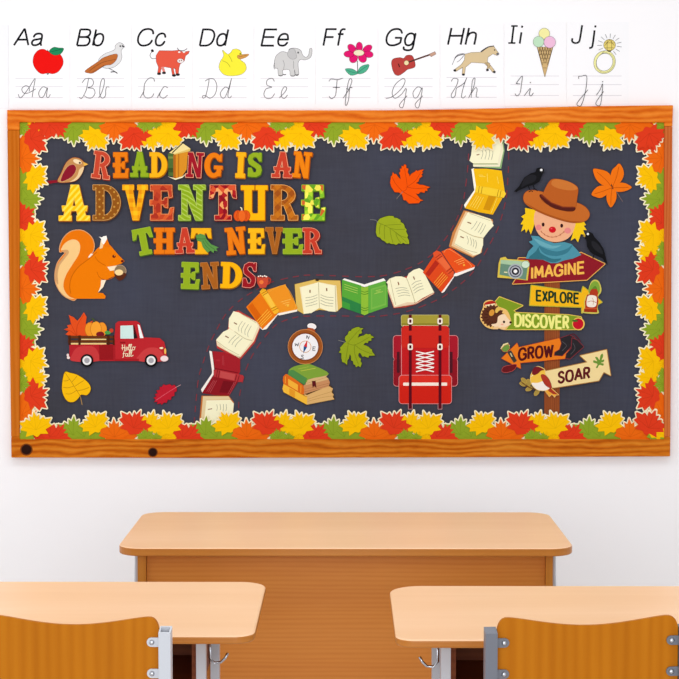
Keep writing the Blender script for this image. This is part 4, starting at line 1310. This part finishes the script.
lines(b, ("108 300 150 294 192 278", "108 320 150 312 192 298", "108 340 150 334 192 318", "110 360 150 352 192 340", "214 278 255 294 304 298", "214 296 255 312 304 318", "214 316 255 334 304 340", "214 338 255 354 300 358"))
lines(b, ("199 192 206 370",), 'B9AE80', .5)
lines(b, ("316 216 322 398",), 'B9AE80', .5)
b.S('8A5A3A', 1.2, "140 244 140 264", smooth=False).S('8A5A3A', 1.2, "256 232 258 252", smooth=False)
b.part('clasp').E('3E2E20', 190, 174, 13, 9)
b.build()
b = book('bright green book lying face down in the middle of the path', (290, 255, 7), 1)
b.part('page_edge').P('F8F6EE', "370 170 382 164 520 206 655 163 668 176 668 184 522 224 374 184", thick=TH)
b.part('cover').P('59A83A', "364 172 500 214 500 414 364 366", thick=TH).P('60AC40', "546 216 664 180 684 204 684 362 546 410").P('2E8244', "364 290 500 346 500 414 364 366").P('3F9A3C', "364 320 420 342 420 386 364 366").P('78B84A', "566 236 672 206 672 350 566 384").P('6AB044', "576 244 664 220 664 340 576 366")
lines(b, ("380 205 474 236", "380 222 474 252", "380 238 474 268", "590 272 650 256", "604 260 634 252", "600 250 636 242"), 'B5D060', .5)
b.part('spine').P('8FBE38', "498 220 520 226 548 218 548 410 522 422 498 412")
lines(b, ("498 252 522 260 548 252", "498 268 522 276 548 268", "498 364 522 374 548 366", "498 380 522 390 548 382"), '4A7A24', .6)
b.build()
b = book('open cream book with a red edge right of the green book', (380, 235, 7), 1)
b.part('cover').P('B23E30', "36 344 96 513 180 506 248 488 382 410 300 244", thick=TH)
b.part('page_edge').P('EBD0AE', "36 340 64 306 106 502 180 496 246 480 380 402 296 240 374 412 248 484 98 508")
b.part('page').P(PG, "40 338 66 306 110 290 152 290 186 302 246 472 190 470 104 500").P(PG, "186 302 200 270 236 244 276 232 300 246 376 402 300 440 248 476")
lines(b, ("108 376 150 368 190 374", "114 394 160 384 200 392", "122 412 165 402 206 408", "128 430 170 420 212 426", "220 350 250 328 288 318", "228 372 258 348 296 338", "234 390 264 368 302 356", "240 408 272 386 306 376"))
lines(b, ("186 302 220 390 247 475",), 'B9AE80', .5)
lines(b, ("70 308 110 490",), 'B9AE80', .4)
b.S('8A5A3A', 1.1, "126 328 132 350", smooth=False).S('8A5A3A', 1.1, "234 290 242 312", smooth=False)
b.build()
b = book('orange red book lying face down on the path below the camera sign', (380, 235, 7), 2)
b.part('page_edge').P('FBF3EC', "424 396 434 406 450 398 522 288 538 288 656 240 664 222 530 262 512 284", thick=TH)
b.part('cover').P('DF4A1E', "300 262 374 150 518 286 430 402", thick=TH).P('E8521E', "430 116 492 88 668 216 656 226 530 268").P('B42C1C', "318 272 388 176 414 200 342 292")
lines(b, ("378 336 440 262", "388 348 452 272", "396 360 464 282", "406 370 474 292"), 'F6A83A', .6)
lines(b, ("446 122 490 102 640 216 540 254",), 'F6A060', .4)
lines(b, ("520 186 580 162", "534 196 590 174", "548 206 592 190"), 'F9B860', .5)
b.E('F6A83A', 588, 210, 8)
b.part('spine').P('E0542C', "370 126 396 108 426 120 520 262 510 290 484 288 376 150").P('EA6A3C', "404 178 436 152 494 222 466 248")
lines(b, ("388 160 424 134", "398 172 436 146", "466 256 502 228", "478 272 512 244"), '8E2014', .6)
b.build()
b = book('open cream book on the path below the yellow book', (430, 195, 7), 1)
b.part('cover').P('CD8448', "236 108 262 112 440 172 436 200 374 298 362 402 300 438 132 360 158 262 186 212", thick=TH)
b.part('page_edge').P('EBC596', "250 116 442 186 436 206 372 298 358 404 300 430 150 356 176 270 196 222")
b.part('page').P(PG, "266 120 340 140 424 168 446 214 412 250 374 300 300 284 206 236 230 180").P(PG, "204 238 300 286 372 302 372 350 350 410 310 424 240 384 170 346 186 300")
lines(b, ("330 182 306 222 286 240", "352 190 328 232 312 252", "372 198 350 244 336 262", "390 208 370 250 352 274", "258 285 268 316 264 345", "280 296 290 326 286 354", "300 306 308 334 302 364", "318 316 326 344 318 374"))
lines(b, ("204 238 300 286 372 302",), 'B9AE80', .5)
lines(b, ("276 128 424 180",), 'B9AE80', .4)
lines(b, ("172 340 250 382 330 404",), 'B9AE80', .4)
b.S('8A5A3A', 1.0, "262 190 288 200", smooth=False).S('8A5A3A', 1.0, "212 290 236 300", smooth=False)
b.build()
b = book('yellow book lying face down near the top of the path', (430, 135, 7), 2)
b.part('page_edge').P('FBF6E8', "290 238 308 232 328 358 318 404 246 512 238 490 310 386", thick=TH)
b.part('cover').P('F3BC14', "304 236 400 236 502 250 524 400 420 372 322 356", thick=TH).P('F0B414', "314 400 420 425 508 440 440 558 340 540 244 512").P('D2920E', "412 420 462 432 418 530 372 520")
lines(b, ("400 270 404 330", "340 280 372 282", "344 290 388 292", "470 290 480 340"), 'FBDD60', .5)
lines(b, ("328 424 280 500", "342 428 294 506", "358 432 310 512", "374 436 328 518", "470 440 428 545"), 'FBDD60', .5)
b.part('spine').P('F7CE34', "322 354 420 368 522 392 532 412 516 440 420 424 314 400")
lines(b, ("346 358 338 404", "366 362 358 410", "480 384 470 430", "498 388 488 434"), 'A8780E', .6)
b.build()
b = book('open cream book at the top of the path under the border', (430, 135, 7), 1)
b.part('cover').P('8FB27A', "300 -60 500 -60 522 110 498 236 304 222", thick=TH)
b.part('page_edge').P('F1E8C8', "290 60 508 60 514 110 488 222 304 222 300 206 480 206")
b.part('page').P(PG, "310 -50 490 -50 496 90 474 200 306 202 276 180 288 140")
lines(b, ("362 100 370 130 358 168", "386 98 394 130 384 170", "412 98 418 130 408 172", "438 98 440 130 430 172"))
lines(b, ("304 200 472 200",), 'B9AE80', .4)
b.S('8A5A3A', .9, "326 140 346 136", smooth=False)
b.build()
# ------------------------------------------------------------------ furniture helpers
def prism(bm, pts, z0, z1):
    lo = [bm.verts.new((x, y, z0)) for x, y in pts]
    hi = [bm.verts.new((x, y, z1)) for x, y in pts]
    n = len(pts)
    bm.faces.new(hi)
    bm.faces.new(lo[::-1])
    for i in range(n):
        j = (i + 1) % n
        bm.faces.new([lo[i], lo[j], hi[j], hi[i]])


def bbox(bm, x0, x1, y0, y1, z0, z1):
    prism(bm, [(x0, y0), (x1, y0), (x1, y1), (x0, y1)], z0, z1)


def tube(bm, path, r, n=10, square=None):
    """round (or square) tube along a 3-D path"""
    path = [Vector(p) for p in path]
    rings = []
    up = Vector((0, 0, 1))
    for i, p in enumerate(path):
        a = path[max(i - 1, 0)]
        b = path[min(i + 1, len(path) - 1)]
        d = (b - a).normalized()
        ref = up if abs(d.dot(up)) < 0.95 else Vector((0, 1, 0))
        u = d.cross(ref).normalized()
        v = u.cross(d).normalized()
        if square:
            w, h = square
            pts = [p + u * sx * w / 2 + v * sy * h / 2 for sx, sy in ((1, 1), (-1, 1), (-1, -1), (1, -1))]
        else:
            pts = [p + u * r * math.cos(2 * math.pi * k / n) + v * r * math.sin(2 * math.pi * k / n) for k in range(n)]
        rings.append([bm.verts.new(q) for q in pts])
    m = len(rings[0])
    for i in range(len(rings) - 1):
        for k in range(m):
            l = (k + 1) % m
            bm.faces.new([rings[i][k], rings[i][l], rings[i + 1][l], rings[i + 1][k]])
    bm.faces.new(rings[0][::-1])
    bm.faces.new(rings[-1])


def rounded(x0, x1, y0, y1, r0, r1, n=8):
    """plan outline: r0 = corner radius on the near side, r1 = on the far side"""
    out = []
    for cx, cy, r, a0 in ((x1 - r1, y1 - r1, r1, 0), (x0 + r1, y1 - r1, r1, 90), (x0 + r0, y0 + r0, r0, 180), (x1 - r0, y0 + r0, r0, 270)):
        for k in range(n + 1):
            t = math.radians(a0 + 90 * k / n)
            out.append((cx + r * math.cos(t), cy + r * math.sin(t)))
    return out


def empty(name, loc, label, cat, group=None, rz=0):
    o = bpy.data.objects.new(name, None)
    o.empty_display_size = 0.1
    COL.objects.link(o)
    o.location = loc
    o.rotation_euler = (0, 0, rz)
    o['label'] = label
    o['category'] = cat
    if group:
        o['group'] = group
    return o


def mesh(name, build, mat, parent, label=None, bevel=0.0, seg=2, smooth=False):
    bm = bmesh.new()
    build(bm)
    me = bpy.data.meshes.new(name)
    bmesh.ops.recalc_face_normals(bm, faces=bm.faces)
    if bevel:
        es = [e for e in bm.edges if len(e.link_faces) == 2 and e.calc_face_angle(0) > 0.6]
        bmesh.ops.bevel(bm, geom=es, offset=bevel, segments=seg, affect='EDGES', profile=0.5, clamp_overlap=True)
    bm.to_mesh(me)
    bm.free()
    for m in (mat if isinstance(mat, (list, tuple)) else [mat]):
        me.materials.append(m)
    if smooth:
        for p in me.polygons:
            p.use_smooth = True
    ob = bpy.data.objects.new(name, me)
    COL.objects.link(ob)
    ob.parent = parent
    if label:
        ob['label'] = label
    return ob


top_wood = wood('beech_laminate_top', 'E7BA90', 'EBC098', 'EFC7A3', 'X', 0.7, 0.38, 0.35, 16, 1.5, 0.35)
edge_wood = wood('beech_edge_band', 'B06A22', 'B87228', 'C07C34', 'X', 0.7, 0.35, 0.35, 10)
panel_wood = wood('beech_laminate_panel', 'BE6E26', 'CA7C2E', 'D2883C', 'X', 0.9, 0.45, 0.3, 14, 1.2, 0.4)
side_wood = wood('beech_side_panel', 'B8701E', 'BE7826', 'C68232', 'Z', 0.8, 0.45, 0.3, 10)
dark_wood = wood('brown_tray_board', '6A3216', '7A3C1C', '8A4A24', 'X', 0.8, 0.55, 0.25, 10)
ply = wood('lacquered_plywood', 'A25A00', 'B06604', 'BC7410', 'Z', 0.9, 0.4, 0.1, 7, 0.8, 0.4)
grey_paint, _n, _b = node_mat('light_grey_paint', 0.35, 0.5)
_b.inputs['Base Color'].default_value = rgb('BDC0C8')
steel_paint, _n, _b = node_mat('slate_grey_paint', 0.35, 0.5)
_b.inputs['Base Color'].default_value = rgb('666974')
bolt_metal, _n, _b = node_mat('zinc_bolt', 0.25, 0.5)
_b.inputs['Base Color'].default_value = rgb('B9BCC4')
_b.inputs['Metallic'].default_value = 1.0
dark_plastic, _n, _b = node_mat('dark_plastic', 0.5, 0.4)
_b.inputs['Base Color'].default_value = rgb('3A3C44')


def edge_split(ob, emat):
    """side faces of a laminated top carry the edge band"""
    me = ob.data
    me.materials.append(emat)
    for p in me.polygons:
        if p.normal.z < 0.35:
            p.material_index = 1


# ------------------------------------------------------------------ teacher's desk
TZ = 0.75
pf = G(345, 548.3, TZ); pb = G(345, 512, TZ)
xl = G(120.8, 542, TZ).x; xr = G(570.4, 542, TZ).x
cxd = (xl + xr) / 2
td = empty('teacher_desk', (cxd, pf.y, 0), 'wide beech teacher desk with a solid front panel below the board', 'desk')
W = (xr - xl) / 2; D = pb.y - pf.y
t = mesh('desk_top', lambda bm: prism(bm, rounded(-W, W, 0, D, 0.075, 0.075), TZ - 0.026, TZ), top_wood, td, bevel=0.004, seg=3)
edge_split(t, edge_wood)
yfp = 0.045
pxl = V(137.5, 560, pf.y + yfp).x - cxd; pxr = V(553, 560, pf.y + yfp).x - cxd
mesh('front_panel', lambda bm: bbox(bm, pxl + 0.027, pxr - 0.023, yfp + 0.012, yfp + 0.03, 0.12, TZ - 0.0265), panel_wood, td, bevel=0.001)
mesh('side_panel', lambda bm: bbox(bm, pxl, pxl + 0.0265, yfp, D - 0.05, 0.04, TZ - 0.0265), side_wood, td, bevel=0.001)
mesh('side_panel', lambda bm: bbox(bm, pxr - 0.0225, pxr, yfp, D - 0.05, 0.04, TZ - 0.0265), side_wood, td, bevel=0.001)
for s, x in ((-1, pxl - 0.001), (1, pxr + 0.001)):
    def leg(bm, s=s, x=x):
        tube(bm, [(x + s * 0.006, yfp + 0.06, TZ - 0.0265), (x + s * 0.012, yfp + 0.06, 0.45), (x + s * 0.014, yfp + 0.06, 0.03)], 0.009, 10)
        bbox(bm, x + s * 0.014 - 0.014, x + s * 0.014 + 0.014, yfp - 0.02, D - 0.06, 0.0, 0.03)
    mesh('leg', leg, grey_paint, td, 'light grey metal leg')

# ------------------------------------------------------------------ pupils' desks
def hook_path(x, y, z, s):
    return [(x, y, z + 0.06), (x, y, z), (x + s * 0.012, y - 0.002, z - 0.012), (x + s * 0.028, y - 0.004, z - 0.010), (x + s * 0.040, y - 0.006, z + 0.002), (x + s * 0.046, y - 0.006, z + 0.014)]


def pupil_desk(x0, x1, yf, yb, label, s, legs, rf, rb):
    """s = +1: the corner in view is on the right, -1: on the left; legs = x of the front and rear leg"""
    cx = (x0 + x1) / 2
    d = empty('pupil_desk', (cx, yf, 0), label, 'desk', 'pupil desks in the front')
    w = (x1 - x0) / 2
    dep = yb - yf
    t = mesh('desk_top', lambda bm: prism(bm, rounded(-w, w, 0, dep, rf, rb), TZ - 0.021, TZ), top_wood, d, bevel=0.006, seg=3)
    edge_split(t, edge_wood)
    inner = (legs - cx) * s            # distance of the leg from the desk's middle
    for q in (s, -s):
        xx = q * inner

        def lf(bm, xx=xx):
            tube(bm, [(xx, 0.12, 0.03), (xx, 0.12, TZ - 0.021)], 0, square=(0.024, 0.03))
        mesh('leg', lf, grey_paint, d, 'light grey metal leg')

        def lr(bm, xx=xx, q=q):
            tube(bm, [(xx, dep - 0.10, 0.03), (xx, dep - 0.10, TZ - 0.021)], 0, square=(0.024, 0.03))
        mesh('leg', lr, grey_paint, d, 'light grey metal leg')
        mesh('foot_bar', lambda bm, xx=xx: bbox(bm, xx - 0.02, xx + 0.02, 0.02, dep - 0.02, 0.0, 0.03), grey_paint, d, bevel=0.004)
        mesh('bracket', lambda bm, xx=xx, q=q: bbox(bm, xx - q * 0.013 - (0.022 if q > 0 else 0), xx - q * 0.013 + (0 if q > 0 else 0.022), 0.105, 0.14, TZ - 0.042, TZ - 0.0215), steel_paint, d)
        hk = mesh('bag_hook', lambda bm, xx=xx, q=q: tube(bm, hook_path(xx + q * 0.014, 0.20, TZ - 0.105, q), 0.0035, 8), bolt_metal, d, 'bent chrome bag hook', smooth=True)
    ti = inner - 0.015

    def tray(bm):
        bbox(bm, -ti, ti, 0.17, dep - 0.06, TZ - 0.205, TZ - 0.19)
        bbox(bm, -ti, ti, dep - 0.075, dep - 0.06, TZ - 0.1895, TZ - 0.0215)
        bbox(bm, -ti, -ti + 0.014, 0.17, dep - 0.076, TZ - 0.1895, TZ - 0.0215)
        bbox(bm, ti - 0.014, ti, 0.17, dep - 0.076, TZ - 0.1895, TZ - 0.0215)
    mesh('book_tray', tray, dark_wood, d, 'dark brown tray under the top')
    mesh('modesty_panel', lambda bm: bbox(bm, -inner + 0.015, inner - 0.015, dep - 0.1, dep - 0.085, 0.36, TZ - 0.206), panel_wood, d)
    return d


lf = G(150, 636, TZ); lb = G(150, 581.4, TZ)
lx = G(264.5, 592, TZ).x
pupil_desk(lx - 1.25, lx, lf.y, lb.y, 'beech pupil desk in the front left corner', 1, V(201.5, 660, lf.y + 0.12).x, 0.05, 0.075)
rf_ = G(520, 640, TZ); rb_ = G(520, 585.6, TZ)
rx = G(390.3, 597, TZ).x
pupil_desk(rx, rx + 1.25, rf_.y, rb_.y, 'beech pupil desk in the front right corner', -1, V(445.5, 660, rf_.y + 0.12).x, 0.045, 0.09)

# ------------------------------------------------------------------ chairs seen from behind
def chair(px_post, px_mid, py_top, y, label, sgn, rz, pmat, cap):
    """px_post: photo column of the post in view, px_mid: column of the chair's middle"""
    mid = V(px_mid, 640, y)
    half = abs(V(px_post, 640, y).x - mid.x) / math.cos(rz)
    ztop = V(px_mid, py_top, y).z
    c = empty('school_chair', (mid.x, y, 0), label, 'chair', 'school chairs', rz)
    p = 0.026
    zp = ztop - 0.021
    for q in (-1, 1):
        def post(bm, q=q):
            x = q * half
            h, iw, w = zp, p / 2 - 0.0035, p / 2
            o0 = [bm.verts.new((x + sx * w, sy * w, 0.44)) for sx, sy in ((-1, -1), (1, -1), (1, 1), (-1, 1))]
            o1 = [bm.verts.new((x + sx * w, sy * w, h - (0.009 if sy < 0 else 0))) for sx, sy in ((-1, -1), (1, -1), (1, 1), (-1, 1))]
            bm.faces.new(o0[::-1])
            for i in range(4):
                j = (i + 1) % 4
                bm.faces.new([o0[i], o0[j], o1[j], o1[i]])
            if cap:
                bm.faces.new(o1)
            else:
                i1 = [bm.verts.new((x + sx * iw, sy * iw, h - (0.0078 if sy < 0 else 0.0012))) for sx, sy in ((-1, -1), (1, -1), (1, 1), (-1, 1))]
                i0 = [bm.verts.new((x + sx * iw, sy * iw, h - 0.06)) for sx, sy in ((-1, -1), (1, -1), (1, 1), (-1, 1))]
                for i in range(4):
                    j = (i + 1) % 4
                    bm.faces.new([o1[i], o1[j], i1[j], i1[i]])
                    bm.faces.new([i1[i], i1[j], i0[j], i0[i]])
                bm.faces.new(i0)
        mesh('post', post, pmat, c, 'square steel back post')
        for zz in (ztop - 0.053, ztop - 0.121):
            def tab(bm, q=q, zz=zz):
                x = q * (half - p / 2)
                x2 = q * (half - p / 2 - 0.017)
                n = 10
                pts = [(x, zz - 0.010), (x, zz + 0.010)] + [(x2 + -q * 0.010 * math.sin(math.pi * k / n), zz + 0.010 * math.cos(math.pi * k / n)) for k in range(n + 1)]
                f = [bm.verts.new((a, -0.0032, b)) for a, b in pts]
                b_ = [bm.verts.new((a, 0.001, b)) for a, b in pts]
                bm.faces.new(f); bm.faces.new(b_[::-1])
                m = len(pts)
                for i in range(m):
                    j = (i + 1) % m
                    bm.faces.new([f[i], f[j], b_[j], b_[i]])
            mesh('bolt_tab', tab, pmat, c)

            def bolt(bm, q=q, zz=zz):
                r = bmesh.ops.create_uvsphere(bm, u_segments=14, v_segments=8, radius=0.0058)
                for v in r['verts']:
                    v.co = Vector((v.co.x, v.co.y * 0.7, v.co.z)) + Vector((q * (half - p / 2 - 0.016), -0.0036, zz))
            mesh('bolt', bolt, bolt_metal, c, smooth=True)

    hw = half - p / 2 - 0.001

    def back(bm):
        nx, nz = 36, 16
        zb = ztop - 0.20

        def top(u):
            a = abs(u)
            z = ztop - 0.019 * (math.cos(a * math.pi / 0.86) * 0.5 + 0.5) ** 0.6 if a < 0.86 else ztop
            if a > 0.90:
                k = (a - 0.90) / 0.10
                z -= 0.03 * (1 - math.sqrt(max(0, 1 - k * k)))
            return z
        grid = []
        for side in (0, 1):
            g = []
            for i in range(nx + 1):
                u = math.sin((-1 + 2 * i / nx) * math.pi / 2)
                row = []
                for j in range(nz + 1):
                    v = j / nz
                    zt = top(u)
                    zbt = zb + (ztop - top(u)) * 0.6
                    z = zbt + (zt - zbt) * v
                    curve = 0.022 * (1 - u * u)          # hollow towards the sitter
                    yy = 0.001 - curve * 0.0 + (0.010 if side else 0.0) - curve
                    row.append(bm.verts.new((u * hw, yy + curve, z)))
                g.append(row)
            grid.append(g)
        for side in (0, 1):
            g = grid[side]
            for i in range(nx):
                for j in range(nz):
                    bm.faces.new([g[i][j], g[i + 1][j], g[i + 1][j + 1], g[i][j + 1]])
        a, b = grid
        for i in range(nx):
            bm.faces.new([a[i][nz], a[i + 1][nz], b[i + 1][nz], b[i][nz]])
            bm.faces.new([a[i][0], b[i][0], b[i + 1][0], a[i + 1][0]])
        for j in range(nz):
            bm.faces.new([a[0][j], a[0][j + 1], b[0][j + 1], b[0][j]])
            bm.faces.new([a[nx][j], b[nx][j], b[nx][j + 1], a[nx][j + 1]])
    mesh('backrest', back, ply, c, bevel=0.002, smooth=False)
    mesh('seat', lambda bm: prism(bm, rounded(-half + 0.03, half - 0.03, 0.02, 0.38, 0.03, 0.06), 0.442, 0.454), ply, c, bevel=0.003)
    for q in (-1, 1):
        mesh('leg', lambda bm, q=q: tube(bm, [(q * half, 0, 0.442), (q * half, -0.03, 0.0)], 0, square=(p, p)), pmat, c)
        mesh('leg', lambda bm, q=q: tube(bm, [(q * (half - 0.03), 0.32, 0.442), (q * (half - 0.02), 0.37, 0.0)], 0, square=(p, p)), pmat, c)
        mesh('seat_rail', lambda bm, q=q: tube(bm, [(q * (half - 0.015), 0.014, 0.43), (q * (half - 0.03), 0.34, 0.43)], 0, square=(0.02, 0.02)), pmat, c)
    return c


yc = lf.y - 0.40
chair(166, 71, 616.5, yc, 'plywood school chair with light grey posts at the left pupil desk', 1, math.radians(-3), grey_paint, False)
yc2 = rf_.y - 0.36
chair(490, 588, 617, yc2, 'plywood school chair with slate grey posts at the right pupil desk', -1, math.radians(4), steel_paint, True)

# ------------------------------------------------------------------ room shell
def structure(name, build, mat):
    o = mesh(name, build, mat, None)
    o['kind'] = 'structure'
    return o


wall_m, nt, bs = node_mat('painted_white_wall', 0.9, 0.1)
nn = noise(nt, coords(nt, (1, 1, 1)), 0.9, 3)
nt.links.new(ramp(nt, nn, ((0.3, 'F1EFF2'), (0.7, 'F4F2F4'))), bs.inputs['Base Color'])
floor_m, nt, bs = node_mat('pale_vinyl_floor', 0.4, 0.3)
nn = noise(nt, coords(nt, (1, 1, 1)), 3, 4)
nt.links.new(ramp(nt, nn, ((0.3, 'DCD7D1'), (0.7, 'E6E2DC'))), bs.inputs['Base Color'])
base_m = paper('D9D6D6', 0.5)
structure('wall_back', lambda bm: bbox(bm, -4, 4, 0.0, 0.12, 0, 3.8), wall_m)
structure('floor', lambda bm: bbox(bm, -4, 4, -8.5, 0.12, -0.1, 0.0), floor_m)
structure('baseboard_back', lambda bm: bbox(bm, -4, 4, -0.014, -0.0005, 0.0, 0.09), base_m)

# ------------------------------------------------------------------ light: daylight, ceiling lamps and an added rear fill
w = bpy.data.worlds.new('daylight')
SC.world = w
w.use_nodes = True
w.node_tree.nodes['Background'].inputs['Color'].default_value = (0.96, 0.98, 1.0, 1)
w.node_tree.nodes['Background'].inputs['Strength'].default_value = 0.78


def area(name, loc, aim, sx, sy, power, col=(1, 1, 1)):
    l = bpy.data.lights.new(name, 'AREA')
    l.shape = 'RECTANGLE'
    l.size, l.size_y = sx, sy
    l.energy = power
    l.color = col
    o = bpy.data.objects.new(name, l)
    COL.objects.link(o)
    o.location = loc
    o.rotation_euler = (Vector(aim) - Vector(loc)).to_track_quat('-Z', 'Y').to_euler()
    return o


area('ceiling_lamp', (-0.3, -2.2, 3.4), (-0.3, -2.2001, 0), 3.6, 1.2, 40, (1, 0.99, 0.97))
area('ceiling_lamp', (0.3, -5.8, 3.4), (0.3, -5.8001, 0), 3.6, 1.2, 10, (1, 0.99, 0.97))
area('rear_fill_light', (-0.4, -8.3, 1.7), (0, 0, 1.1), 5.0, 2.2, 126, (0.98, 0.99, 1.0))  # fill light added behind the camera to brighten the wall evenly
area('window_daylight', (-4.4, -3.2, 2.0), (0, -1.5, 1.0), 2.6, 1.8, 20, (0.97, 0.99, 1.0))

SC.view_settings.view_transform = 'Standard'
SC.view_settings.look = 'None'
SC.view_settings.gamma = 1.0
SC.view_settings.use_curve_mapping = False
SC.view_settings.exposure = 0.06
